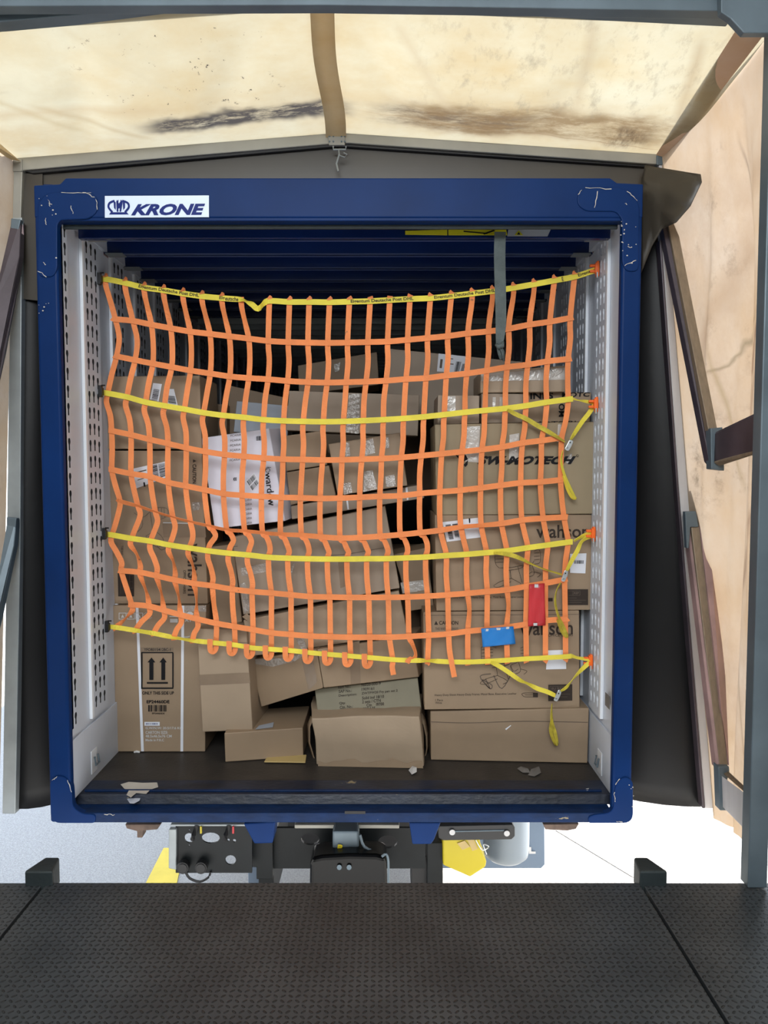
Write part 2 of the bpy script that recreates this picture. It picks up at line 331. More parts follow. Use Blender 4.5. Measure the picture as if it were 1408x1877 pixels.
M['canvas_roof'] = canvas('stained_roof_canvas', (0.82, 0.77, 0.57), [
    (0.0, .35, .12, 0.45, 1.0, .1, 2.5, .30, .65, (0.66,0.60,0.42), .6, (1,1,1)),  # darker grey-green tone over the left rear cloth
    (0.0, 1.0, .02, 0.02, 0.42, .12, 2.0, .30, .75, (0.62,0.48,0.28), .55, (1,2,1)),
    (0.23, 0.51, .03, 0.17, 0.31, .035, 16, .30, .50, (0.07,0.065,0.07), .95, (.35,1.6,1)),
    (0.57, 0.78, .05, 0.13, 0.30, .04, 14, .36, .56, (0.13,0.10,0.08), .9, (.35,1.6,1)),
    (0.60, 0.98, .05, 0.10, 0.36, .05, 9, .30, .55, (0.30,0.20,0.10), .85, (.5,1.6,1)),
    (0.62, 1.0, .08, 0.30, 1.0, .1, 20, .52, .72, (0.33,0.30,0.22), .55, (1,.5,1)),
    (0.20, 0.42, .04, 0.35, 0.92, .08, 26, .630, .650, (0.04,0.035,0.04), .95, ST),
    (0.90, 0.95, .02, 0.06, 0.25, .05, 14, .40, .60, (0.12,0.08,0.05), .8, (1.8,.6,1)),
], creases=[(.58,.9,.66,.3,.012,(0.66,0.55,0.36),.5), (.10,.5,.22,.1,.014,(0.55,0.44,0.26),.5), (.02,.75,.14,.2,.012,(0.6,0.5,0.3),.5), (.20,.98,.30,.45,.010,(0.7,0.62,0.42),.5), (.80,.98,.83,.35,.012,(0.6,0.5,0.33),.5), (.93,.9,.97,.35,.012,(0.5,0.38,0.22),.5), (.0,.62,.08,.60,.02,(0.2,0.15,0.1),.6), (.0,.45,.3,.38,.06,(0.62,0.48,0.28),.5), (.54,.22,1.0,.05,.006,(0.40,0.28,0.16),.7)])
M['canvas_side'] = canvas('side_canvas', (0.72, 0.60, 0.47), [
    (0.0, 1.0, .02, 0.0, 1.0, .05, 1.6, .48, .72, (0.45,0.31,0.20), .55, (1,1,.7)),
    (0.0, .55, .05, 0.0, .35, .1, 6, .55, .75, (0.18,0.13,0.09), .7, (1,1,.7)),
    (0.05, .7, .05, 0.42, .52, .04, 7, .50, .68, (0.16,0.12,0.08), .8, (1,1,1)),
], creases=[(1.02,.22,.50,.43,.014,(0.33,0.20,0.14),.75), (.95,.10,.08,.33,.035,(0.50,0.36,0.24),.6), (.98,.30,.62,.42,.02,(0.45,0.30,0.22),.6), (1.0,.46,.45,.66,.02,(0.36,0.25,0.18),.7),  # fold shadows painted in as brown lines
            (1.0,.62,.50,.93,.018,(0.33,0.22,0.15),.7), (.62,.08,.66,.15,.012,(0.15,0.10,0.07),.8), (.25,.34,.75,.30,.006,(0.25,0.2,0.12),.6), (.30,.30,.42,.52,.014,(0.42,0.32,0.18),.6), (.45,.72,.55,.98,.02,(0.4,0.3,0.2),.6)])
M['canvas_strip'] = canvas('brown_canvas_seam', (0.90, 0.72, 0.44), [], trans=.3)
M['canvas_strip_red'] = canvas('red_brown_canvas_seam', (0.80, 0.60, 0.46), [], trans=.3)
# ================================================================== SETTING
def B1(x0,x1,y0,y1,z0,z1):
    bm = BM(); box(bm,x0,x1,y0,y1,z0,z1); return bm
GZ = -1.22
struct('ground', B1(-40, 40, -0.75, 60, GZ-.1, GZ), M['asphalt'])
bm = BM()
pxs = [(262, 1630), (300, 1555), (338, 1555), (322, 1630)]
prism(bm, [atz(x, y, GZ+.002) for x, y in pxs], (0,0,.004))
struct('trim_1', bm, M['line_yellow'])['label'] = 'yellow painted line on the asphalt'
# dark joint line on the sunlit ground at right
bm = BM(); prism(bm, [atz(1018, 1522, GZ+.002), atz(1022, 1522, GZ+.002), atz(1170, 1608, GZ+.002), atz(1160, 1608, GZ+.002)], (0,0,.003))
struct('trim_2', bm, M['asphalt'])
# warehouse shell around the camera
PZ = 0.0
bm = BM(); box(bm, -6, -1.95, -.92, -.53, GZ, 4.3); box(bm, 1.44, 6, -.92, -.53, GZ, 4.3); box(bm, -1.95, 1.44, -.92, -.53, 3.14, 4.3)
struct('wall_front', bm, M['concrete'])
struct('wall_left', B1(-6.2, -6, -10, -.66, 0, 4.3), M['concrete'])
struct('wall_right', B1(6, 6.2, -10, -.66, 0, 4.3), M['concrete'])
struct('wall_back', B1(-6.2, 6.2, -10.2, -10, 0, 4.3), M['concrete'])
struct('ceiling', B1(-6.2, 6.2, -10.2, -.66, 4.3, 4.5), M['concrete'])
struct('floor', B1(-6.2, 6.2, -10, -3.6, -.2, -.002), M['wfloor'])
# ------------------------------------------------------------------ dock leveller: three checker plates
EDGE = atz(620, 1618, PZ).y
dock = thing('dock_leveller', 'dark steel checker plate dock platform in front of the truck', 'dock leveller', (0, EDGE-1, 0))
xl = atz(85, 1700, PZ).x; xl = -1.24; xr = 0.94
obj('platform_plate', B1(xl+.006, xr-.006, -3.7, EDGE, PZ-.02, PZ), M['checker'], dock, bevel=.002)
obj('platform_plate', B1(-1.94, xl-.006, -3.7, EDGE, PZ-.02, PZ-.001), M['checker'], dock, bevel=.002)
obj('platform_plate', B1(xr+.006, 1.45, -3.7, EDGE, PZ-.02, PZ-.001), M['checker'], dock, bevel=.002)
obj('dock_sill', B1(-1.94, 1.45, -3.7, EDGE-.03, PZ-.2, PZ-.03), M['black'], dock)
for (a, b_) in (((52,1615),(104,1592)), ((1162,1606),(1212,1580))):
    bm = BM(); p0 = atz(a[0], a[1], PZ); p1 = atz(b_[0], a[1], PZ)
    x0, x1 = p0.x, p1.x; y0 = EDGE-.02
    hexa(bm, [Vector(p) for p in ((x0,y0,.055),(x1,y0,.055),(x1,y0,-.06),(x0,y0,-.06),(x0+.02,y0+.13,.04),(x1-.03,y0+.13,.04),(x1-.03,y0+.13,-.06),(x0+.02,y0+.13,-.06))])
    obj('bumper_block', bm, M['rubber'], dock, bevel=.008)
# ------------------------------------------------------------------ dock shelter
YF, YR = 0.13, -0.56
sh = thing('dock_shelter', 'beige canvas dock shelter on an aluminium frame around the truck rear', 'dock shelter', (0, YR, 0))
fl = at(30, 290, YF); fa = at(622, 244, YF); fr = at(1218, 284, YF)
rl = Vector((-1.76, YR, at(0, 40, YR).z-.03)); ra = at(590, 2, YR); rr = at(1372, 36, YR); rr.x = 1.36
# roof canvas
def grid(nu, nv, fn):
    bm = BM(); uvl = bm.loops.layers.uv.new('UVMap')
    vs = [[bm.verts.new(fn(i/nu, j/nv)) for j in range(nv+1)] for i in range(nu+1)]
    for i in range(nu):
        for j in range(nv):
            f = bm.faces.new((vs[i][j], vs[i+1][j], vs[i+1][j+1], vs[i][j+1]))
            for l, (a, b_) in zip(f.loops, ((i,j),(i+1,j),(i+1,j+1),(i,j+1))): l[uvl].uv = (a/nu, b_/nv)
    return bm
ua = (fa.x-fl.x)/(fr.x-fl.x)
def edge(l, a, r, u):
    return l.lerp(a, u/ua) if u < ua else a.lerp(r, (u-ua)/(1-ua))
def roof_fn(u, v):
    p = edge(fl, fa, fr, u).lerp(edge(rl, ra, rr, u), v)
    k = math.sin(math.pi*v); f = abs(u-ua)
    p.z -= k*.035*(1-math.exp(-(f*8)**2)); p.z += .012*k*noise.noise(Vector((u*9, v*3, 1.3)))
    # diagonal creases running out from the frame corners and the ridge
    for (c, s, w_, a_) in ((.30,.22,.03,.012),(.12,.16,.025,.012),(.62,-.16,.02,.010),(.78,.12,.03,.016),(.90,-.12,.03,.012)):
        d = (u-c-s*v*.6)/w_; p.z += a_*k*math.exp(-d*d)
    return p
obj('roof_canvas', grid(120, 40, roof_fn), M['canvas_roof'], sh, smooth=True, solid=.0)
# seam straps under the canvas
def strip(name, A, B, w0, w1, m, n=14, drop=.006):
    bm = BM(); uvl = None
    pts0 = []
    for i in range(n+1):
        v = i/n; p = A.lerp(B, v); w_ = w0*(1-v)+w1*v
        p = p + Vector((.006*math.sin(v*7), 0, -drop-.012*math.sin(math.pi*v)))
        pts0.append((p-Vector((w_/2,0,0)), p+Vector((w_/2,0,0))))
    vs = [(bm.verts.new(a), bm.verts.new(b_)) for a, b_ in pts0]
    lw = [(bm.verts.new(a-Vector((0,0,.002))), bm.verts.new(b_-Vector((0,0,.002)))) for a, b_ in pts0]
    for i in range(n):
        bm.faces.new((vs[i][0], vs[i][1], vs[i+1][1], vs[i+1][0])); bm.faces.new((lw[i][0], lw[i+1][0], lw[i+1][1], lw[i][1]))
        bm.faces.new((vs[i][0], vs[i+1][0], lw[i+1][0], lw[i][0])); bm.faces.new((vs[i][1], lw[i][1], lw[i+1][1], vs[i+1][1]))
    return obj(name, bm, m, sh, smooth=True)
strip('seam_strap', at(616, 246, YF), at(588, 4, YR), .088, .084, M['canvas_strip'], drop=.012)['label'] = 'brown seam strap down the middle of the canvas roof'
# side canvases with vertical folds
def side_fn(T0, B0, T1, B1_, sgn, seed):
    def fn(u, v):      # u front->rear, v top->bottom
        p = T0.lerp(B0, v).lerp(T1.lerp(B1_, v), u)
        k = math.sin(math.pi*min(1, max(0, u)))
        f = .055*noise.noise(Vector((u*4+v*3.2*sgn, v*1.3, seed))) + .02*noise.noise(Vector((u*11+v*6*sgn, v*2.6, seed+4))) + .016*math.sin(10*u+7*v+seed)*math.sin(math.pi*v)
        for (c, s, w_, a_) in ((.25,.55,.05,.035),(.5,.5,.04,-.03),(.75,.25,.05,.03),(.9,-.45,.05,.025)):
            d = (u-c+s*(v-.4))/w_; f += a_*1.1*math.exp(-d*d)
        p.x += sgn*(.075-f*.8)*k*min(1, 5*v)
        return p
    return fn
rT0 = at(1212, 286, YF); rB0 = at(1308, 1500, YF); rT1 = Vector((1.37, YR, rr.z)); rB1 = at(1400, 1610, YR); rB1.x = 1.37
def rs(u, v):
    # front lower edge follows the post, bottom hem slopes down to the rear
    return side_fn(rT0, rB0, rT1, rB1, 1, 3.1)(u, v)
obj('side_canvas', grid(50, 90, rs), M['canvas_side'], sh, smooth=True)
lT0 = at(26, 292, YF); lB0 = at(-2, 1500, YF); lT1 = Vector((-1.80, YR, rl.z)); lB1 = Vector((-1.86, YR, -.1))
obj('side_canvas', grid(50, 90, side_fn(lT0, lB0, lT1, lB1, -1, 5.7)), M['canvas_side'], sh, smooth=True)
# corner seam bands
def band4(name, q, m, th=.002, label=None):
    bm = BM(); n = (q[1]-q[0]).cross(q[3]-q[0]).normalized()*th
    hexa(bm, [q[0], q[1], q[2], q[3], q[0]+n, q[1]+n, q[2]+n, q[3]+n]); o = obj(name, bm, m, sh)
    if label: o['label'] = label
    return o
band4('corner_seam', [at(1350, 55, YR+.02), at(1402, 62, YR+.02), at(1226, 291, YF-.01), at(1203, 284, YF-.01)], M['canvas_strip_red'], label='brown seam band at the right corner of the canvas')
band4('corner_seam', [at(-60, 212, -.30), at(-60, 235, -.30), at(38, 296, YF-.01), at(16, 292, YF-.01)], M['canvas_strip'])
# front frame: chevron head profile and posts
def pxbar(name, pts, Y, depth, m, parent=sh, bev=.003, Ys=None):
    bm = BM()
    a = [at(x, y, (Ys[i] if Ys else Y)) for i, (x, y) in enumerate(pts)]
    prism(bm, a, (0, depth, 0)); return obj(name, bm, m, parent, bevel=bev)
pxbar('head_profile', [(20,289),(36,288),(612,240),(622,240),(622,262),(42,312),(40,316),(20,316)], YF, .05, M['alu'])
pxbar('head_profile', [(622,240),(640,240),(1222,281),(1222,302),(640,262),(622,262)], YF, .05, M['alu'])
pxbar('head_lip', [(42,313),(622,263),(622,268),(60,318)], YF+.01, .04, M['black'])
pxbar('head_lip', [(622,263),(1190,303),(1190,306),(622,268)], YF+.01, .04, M['black'])
pxbar('ridge_bracket', [(600,244),(634,244),(632,266),(603,266)], YF-.008, .02, M['alu'])
for x in (604, 611, 626, 632):
    for y in (249, 259):
        bm = BM(); p = at(x, y, YF-.012); tube(bm, [p, p+Vector((0,.008,0))], .004, 6); obj('bolt', bm, M['steel_grey'], sh)
pxbar('corner_bracket', [(20,291),(40,291),(40,314),(20,314)], YF-.006, .03, M['alu'])
pxbar('corner_bracket', [(1204,284),(1224,284),(1224,302),(1204,302)], YF-.006, .03, M['steel_grey'])
pxbar('front_post', [(21,312),(41,312),(38,402),(22,402)], YF, .05, M['alu'])
pxbar('front_post', [(19,398),(40,398),(37,1000),(28,1492),(4,1492),(12,1000)], YF, .05, M['galv'])
pxbar('front_post', [(1208,300),(1222,300),(1226,440),(1272,900),(1318,1482),(1293,1482),(1245,900),(1213,440)], YF, .05, M['alu_light'])
pxbar('post_edge_strip', [(1209,440),(1213,440),(1245,900),(1293,1482),(1288,1482),(1241,900)], YF-.01, .05, M['maroon'])
# hook with a short wire at the ridge
bm = BM(); p = at(622, 262, YF-.03)
tube(bm, [at(611,268,YF-.02), at(611,274,YF-.02), at(634,274,YF-.02), at(634,268,YF-.02)], .004, 6)
tube(bm, [at(621,274,YF-.02), at(622,285,YF-.03), at(632,288,YF-.03), at(636,283,YF-.03), at(630,280,YF-.03)], .003, 6)
tube(bm, [at(622,283,YF-.03), at(617,300,YF-.02), at(620,314,YF-.02)], .004, 6)
obj('wire_hook', bm, M['galv'], sh)
# curtains
zc = 2.742
def cpx(pts, Y, depth, name='curtain', m='curtain'):
    return pxbar(name, pts, Y, depth, M[m], bev=0)
hc = BM(); L_ = at(44, 312, YF+.03); A_ = at(622, 262, YF+.03); R_ = at(1212, 303, YF+.03)
prism(hc, [L_, A_, R_, Vector((R_.x, YF+.03, zc)), Vector((L_.x, YF+.03, zc))], (0, .004, 0)); obj('head_curtain', hc, M['curtain_brown'], sh)
def side_curtain(x_in, outer, zt, zb, yo, yi):
    """rubber curtain from the post (outer) to the truck side (x_in), bent back along the truck"""
    n = 30; bm = BM(); R = []
    for j in range(n+1):
        v = j/n; z = zt+(zb-zt)*v; xo = outer(v); row = []
        for k, t in enumerate((0, .25, .5, .75, .93, 1.0)):
            x = xo+(x_in-xo)*t; y = yo+(yi-yo)*(t**2.2) + .006*math.sin(v*9+t*3)
            row.append(bm.verts.new((x, y, z)))
        R.append(row)
    for a, b_ in zip(R, R[1:]):
        for k in range(5): bm.faces.new((a[k], a[k+1], b_[k+1], b_[k]))
    o = obj('side_curtain', bm, M['curtain'], sh, smooth=True); md = o.modifiers.new('s','SOLIDIFY'); md.thickness = .003
    return o
pT = at(38, 320, YF+.04); pB = at(30, 1482, YF+.04)
side_curtain(-1.482, lambda v: pT.x*(1-v)+pB.x*v, pT.z, pB.z, YF+.035, YF+.16)
pT = at(1212, 312, YF+.04); pB = at(1300, 1478, YF+.04)
side_curtain(1.098, lambda v: pT.x*(1-v)+pB.x*v, pT.z, pB.z, YF+.035, YF+.16)
# brown upper flaps
bm = BM(); prism(bm, [at(44,318,YF+.02), at(78,318,YF+.02), at(78,552,YF+.02), at(42,548,YF+.02), at(24,506,YF+.02), at(36,420,YF+.02)], (0,.003,0))
obj('corner_flap', bm, M['curtain_brown'], sh)
def flap(P):
    bm = BM(); vs = [bm.verts.new(p) for p in P['v']]
    for f in P['f']: bm.faces.new([vs[i] for i in f])
    return bm
a = [at(1183,303,.10), at(1285,320,-.12), at(1287,334,-.14), at(1266,378,-.12), at(1240,408,-.08), at(1214,420,.02), at(1195,452,.06), at(1176,500,.09), at(1176,330,.09), at(1215,340,.02), at(1212,385,.02)]
o = obj('torn_flap', flap({'v': a, 'f': [(0,9,8),(0,1,9),(1,2,9),(2,3,9),(3,10,9),(3,4,10),(4,5,10),(5,6,10),(8,9,10),(8,10,6),(8,6,7)]}), M['curtain_brown'], sh, smooth=True)
md = o.modifiers.new('su','SUBSURF'); md.levels = md.render_levels = 2; md.subdivision_type = 'SIMPLE'
md = o.modifiers.new('s','SOLIDIFY'); md.thickness = .003
o['label'] = 'brown rubber flap bent forward over the truck corner'
# right rear post and spreading arms
rp = at(1396, 300, YR).x
obj('rear_post', B1(rp, rp+.07, YR-.05, YR+.01, .004, 3.1), M['steel_grey'], sh, bevel=.004)
obj('rear_post', B1(-1.93, -1.86, YR-.05, YR+.01, .004, 3.1), M['steel_grey'], sh, bevel=.004)
def arm(name, p, q, w_, h_, m, up=(0,-1,0)):
    bm = BM(); bar(bm, p, q, w_, h_, up); return obj(name, bm, m, sh, bevel=.003)
# upper pair right
YM = -.22
pxbar('spreader_arm', [(1224,408),(1241,410),(1316,790),(1299,790)], 0, .035, M['wood_arm'], Ys=[.09,.09,YM,YM])
pxbar('spreader_arm_side', [(1215,418),(1224,412),(1304,800),(1308,856),(1300,846)], 0, .05, M['maroon'], Ys=[.10,.10,YM,YM,YM])
pxbar('arm_bracket', [(1303,785),(1325,783),(1325,792),(1312,796),(1310,848),(1328,848),(1328,863),(1304,860)], YM-.02, .05, M['steel_grey'])
pxbar('cross_arm', [(1311,796),(1394,757),(1394,823),(1311,848)], 0, .05, M['maroon'], Ys=[YM-.02,YR,YR,YM-.02])
pxbar('arm_lip', [(1311,848),(1394,823),(1394,830),(1320,854)], 0, .06, M['wood_arm'], Ys=[YM-.03,YR,YR,YM-.03])
pxbar('gusset', [(1388,760),(1396,735),(1400,735),(1400,840),(1396,832)], YR-.01, .02, M['maroon'])
# lower pair right
pxbar('arm_bracket', [(1256,938),(1276,937),(1281,966),(1266,966),(1263,1005),(1259,1005)], .06, .03, M['steel_grey'])
pxbar('spreader_arm', [(1267,965),(1283,965),(1335,1406),(1319,1406)], 0, .035, M['wood_arm'], Ys=[.07,.07,YM,YM])
pxbar('spreader_arm_side', [(1262,985),(1267,968),(1319,1400),(1314,1410)], 0, .05, M['redstain'], Ys=[.08,.08,YM,YM])
pxbar('spreader_arm_back', [(1274,886),(1296,886),(1330,1240),(1337,1405),(1322,1300)], 0, .03, M['redstain'], Ys=[.12,.12,-.02,YM+.05,YM+.05])
pxbar('arm_bracket', [(1317,1405),(1337,1405),(1338,1420),(1334,1428),(1336,1486),(1320,1486)], YM-.02, .05, M['steel_grey'])
pxbar('cross_arm', [(1324,1424),(1390,1474),(1390,1545),(1326,1480)], 0, .05, M['alu_light'], Ys=[YM-.02,YR,YR,YM-.02])
pxbar('arm_lip', [(1328,1420),(1338,1416),(1392,1466),(1390,1474)], 0, .07, M['wood_arm'], Ys=[YM-.02,YM-.02,YR,YR])
# left arms
pxbar('spreader_arm', [(22,402),(38,404),(36,470),(4,640),(-22,760),(-38,760),(-14,560)], 0, .04, M['maroon'], Ys=[.10,.10,.07,0,-.1,-.1,0])
pxbar('arm_bracket', [(20,400),(38,402),(33,424),(19,424)], .09, .03, M['steel_grey'])
pxbar('spreader_arm', [(14,950),(30,952),(26,1000),(-4,1140),(-30,1240),(-42,1240),(-8,1080)], 0, .04, M['steel_grey'], Ys=[.10,.10,.07,0,-.1,-.1,0])
pxbar('arm_bracket', [(12,948),(30,950),(28,972),(12,972)], .09, .03, M['steel_grey'])
# rear head beam and gusset
pxbar('rear_head_beam', [(-260,58),(0,40),(355,8),(600,3),(1000,14),(1345,31),(1345,-60),(-260,-60)], YR-.03, .06, M['steel_grey'])
pxbar('rear_head_beam', [(-260,20),(0,11),(600,9),(1340,20),(1340,-70),(-260,-70)], YR-.10, .05, M['steel_grey'])
pxbar('corner_gusset', [(1322,-40),(1322,22),(1340,34),(1364,60),(1440,60),(1440,-40)], YR-.13, .03, M['steel_grey'])
# ================================================================== CONTAINER
XL, XR = -1.470, 1.088; IL, IR = -1.376, 1.003; ZT = 2.73; ZB = -.043; ZF = .044
WL, WR = -1.388, 1.033; RZ = 2.60; CL = 7.45
ct = thing('container', 'blue swap-body container with open rear, loaded with cartons behind an orange net', 'container', (-.19, 0, ZB))
def rounded(pts, r, n=5):
    """round every corner of a 2-D outline"""
    out = []
    m = len(pts)
    for i in range(m):
        p = Vector(pts[i]); a = Vector(pts[i-1]); b_ = Vector(pts[(i+1)%m])
        rr_ = min(r, (a-p).length*.45, (b_-p).length*.45)
        s = p+(a-p).normalized()*rr_; e = p+(b_-p).normalized()*rr_
        for k in range(n+1):
            t = k/n; q = s*(1-t)**2+p*2*t*(1-t)+e*t*t; out.append((q.x, q.y))
    return out
def xz(bm, pts, y0, y1): prism(bm, [Vector((x, y0, z)) for x, z in pts], (0, y1-y0, 0))
# header
bm = BM(); hb = at(600, 399, 0).z
xz(bm, [(XL, hb), (XL, ZT-.03), (XL+.11, ZT-.025), (XL+.135, ZT), (XR-.14, ZT), (XR-.11, ZT-.02), (XR, ZT-.025), (XR, hb)], 0, .05)
obj('header_beam', bm, M['blue'], ct, bevel=.006, seg=3)
bm = BM(); xz(bm, [(IL-.01, hb+.002), (IR+.01, hb+.002), (IR+.01, hb-.012), (IL-.01, hb-.012)], .004, .06); obj('header_lip', bm, M['blue'], ct, bevel=.003)
for (a, b_) in ((XL, IL), (IR, XR)):
    bm = BM(); box(bm, a, b_, .0, .045, ZB, hb+.01); obj('corner_post', bm, M['blue'], ct, bevel=.012, seg=4)
# corner castings: raised plates with rounded outline at the four corners
def casting(px, dy=.006):
    p3 = [at(x, y, 0) for x, y in px]
    bm = BM(); xz(bm, rounded([(p.x, p.z) for p in p3], .045), -dy, .03); return obj('corner_casting', bm, M['blue'], ct, bevel=.004, seg=3)
casting([(70,500),(70,374),(86,354),(166,352),(180,364),(180,388),(164,402),(112,404),(106,412),(106,494),(98,508),(76,508)])
casting([(1170,498),(1172,372),(1146,344),(1072,344),(1058,356),(1058,376),(1074,388),(1128,388),(1140,402),(1140,484),(1148,498)])
casting([(94,1508),(92,1432),(104,1420),(122,1424),(132,1440),(134,1478),(150,1490),(176,1492),(176,1508)])
casting([(1160,1508),(1160,1432),(1148,1422),(1132,1430),(1126,1446),(1124,1488),(1090,1492),(1078,1496),(1078,1508)])
# weld scars and bare-metal chips on the castings
random.seed(5)
bm = BM()
scars = [((112,352),(166,354)),((152,352),(174,362)),((176,364),(179,384)),((88,366),(92,378)),((88,372),(96,374)),((84,400),(84,412)),((70,496),(86,508)),((1072,344),(1120,346)),((1060,356),(1066,348)),((1096,350),(1090,380)),((1150,350),(1168,368)),((1146,372),(1150,376)),((1146,486),(1166,478)),((1150,452),(1158,454)),((124,1430),(130,1452)),((96,1430),(104,1424)),((1128,1438),(1136,1428)),((1126,1452),(1128,1470)),((1130,1506),(1142,1507)),((192,1492),(210,1494)),((130,378),(134,392)),((80,480),(84,486))]
for a, b_ in scars:
    pts = []
    for k in range(6):
        t = k/5; pts.append(at(a[0]+(b_[0]-a[0])*t+random.uniform(-1.2,1.2), a[1]+(b_[1]-a[1])*t+random.uniform(-1.2,1.2), -.0075))
    b2 = BM(); ribbon(b2, pts, [random.uniform(.0008,.0035) for _ in pts], .001); obj('paint_chip', b2, M['scrap'], ct)
for _ in range(46):
    cx, cy = random.choice([(1150,440,),(1152,470),(86,380),(1140,420),(110,500),(1095,365),(76,560),(1158,1450)]); x = cx+random.gauss(0,9); y = cy+random.gauss(0,14)
    if not (68 < x < 106 or 1138 < x < 1170): continue
    s = random.uniform(.0015,.004); p = at(x, y, -.0075)
    b2 = BM(); prism(b2, [p+Vector((s*math.cos(t),0,s*.8*math.sin(t))) for t in (0,1.2,2.3,3.6,5.0)], (0,.001,0)); obj('paint_chip', b2, M['scrap'], ct)
bm.free()
# rubber bar under header
obj('shutter_roller', B1(IL+.002, IR-.002, .055, .066, at(600,420,.055).z, at(600,406,.055).z), M['rubber'], ct, bevel=.01)
obj('header_gap_shade', B1(IL-.01, IR+.01, .10, .115, at(600,414,.10).z, hb+.12), M['black'], ct)  # black sheet added to stand for the shade in the gap
# sill
zs = ZF-.004
s0 = at(600, 1490, 0).z
bm = BM(); box(bm, IL-.005, IR+.005, 0, .11, ZB, s0); box(bm, IL, IR, .02, .45, ZB+.01, s0-.006)
obj('rear_sill', bm, M['blue_worn'], ct, bevel=.004)
ysf = atz(600, 1430, ZF).y
bm = BM(); prism(bm, [Vector((IL-.012, .085, s0)), Vector((IL-.012, .10, ZF-.002)), Vector((IL-.012, ysf, ZF)), Vector((IL-.012, ysf, ZB))], (WR-WL, 0, 0))
obj('sill_plate', bm, M['blue_dirty'], ct, bevel=.002)
obj('sill_ridge', B1(IL+.01, IR-.01, .125, .14, ZF-.004, ZF+.006), M['blue_worn'], ct, bevel=.003)
bm = BM(); prism(bm, [at(632,1487,-.002), at(670,1487,-.002), at(670,1492,-.002), at(632,1492,-.002)], (0,.004,0)); obj('sill_slot', bm, M['black'], ct)
obj('floor_board', B1(WL, WR, ysf, CL, ZF-.03, ZF), M['ply'], ct)
# twist-lock brackets below
for q in ([(446,1510),(505,1506),(500,1546),(466,1547)], [(750,1508),(808,1508),(796,1540),(790,1548),(756,1548)]):
    bm = BM(); prism(bm, [at(x, y, .01) for x, y in q], (0, .12, 0)); obj('locking_bracket', bm, M['blue'], ct, bevel=.006)
for x in (188, 386, 632, 886):
    pass
# side walls: perforated hat-section steel lining
def keyhole(cy, cz, L=.056, w0=.0165, w1=.0095, flip=1):
    pts = []
    zt = cz+L/2; zb = cz-L/2; zm = cz+.004
    for a in range(0, 181, 45): pts.append((cy+w0/1.0*math.cos(math.radians(a))*.75, zt-w0*.75+w0*.75*math.sin(math.radians(a))))
    pts += [(cy-w0*.75, zm+.004), (cy-w1*.7, zm-.006), (cy-w1*.7, zb+.003), (cy, zb), (cy+w1*.7, zb+.003), (cy+w1*.7, zm-.006), (cy+w0*.75, zm+.004)]
    return pts      # counter-clockwise in (y, z)
def perf_cell(bm, X, y0, y1, z0, z1, cy, cz, inw, hole_mi):
    """rectangle with a keyhole cut through; the hole is recessed away from the interior by inw (signed)"""
    kh = keyhole(cy, cz)
    n = len(kh)
    c = Vector((cy, cz)); out = []
    for (y, z) in kh:
        d = Vector((y, z))-c
        ty = ((y1-cy) if d.x > 0 else (cy-y0))/max(abs(d.x), 1e-6); tz = ((z1-cz) if d.y > 0 else (cz-z0))/max(abs(d.y), 1e-6)
        t = min(ty, tz); out.append((cy+d.x*t, cz+d.y*t))
    V = lambda y, z, x: bm.verts.new((x, y, z))
    a = [V(y, z, X) for y, z in kh]; o_ = [V(y, z, X) for y, z in out]; r_ = [V(y, z, X+inw) for y, z in kh]
    corners = [(y1, z1), (y0, z1), (y0, z0), (y1, z0)]
    def side(p):
        e = 1e-6
        if abs(p[0]-y1) < e: return 0
        if abs(p[1]-z1) < e: return 1
        if abs(p[0]-y0) < e: return 2
        return 3
    for i in range(n):
        j = (i+1) % n
        si, sj = side(out[i]), side(out[j])
        if si == sj: bm.faces.new((a[i], o_[i], o_[j], a[j])).material_index = 0
        else:
            cs = {(0,1):0, (1,0):0, (1,2):1, (2,1):1, (2,3):2, (3,2):2, (3,0):3, (0,3):3}.get((si, sj))
            if cs is None: bm.faces.new((a[i], o_[i], o_[j], a[j])).material_index = 0
            else:
                cv = V(*corners[cs], X); bm.faces.new((a[i], o_[i], cv, o_[j], a[j])).material_index = 0
        bm.faces.new((a[i], a[j], r_[j], r_[i])).material_index = hole_mi
    bm.faces.new(r_).material_index = hole_mi
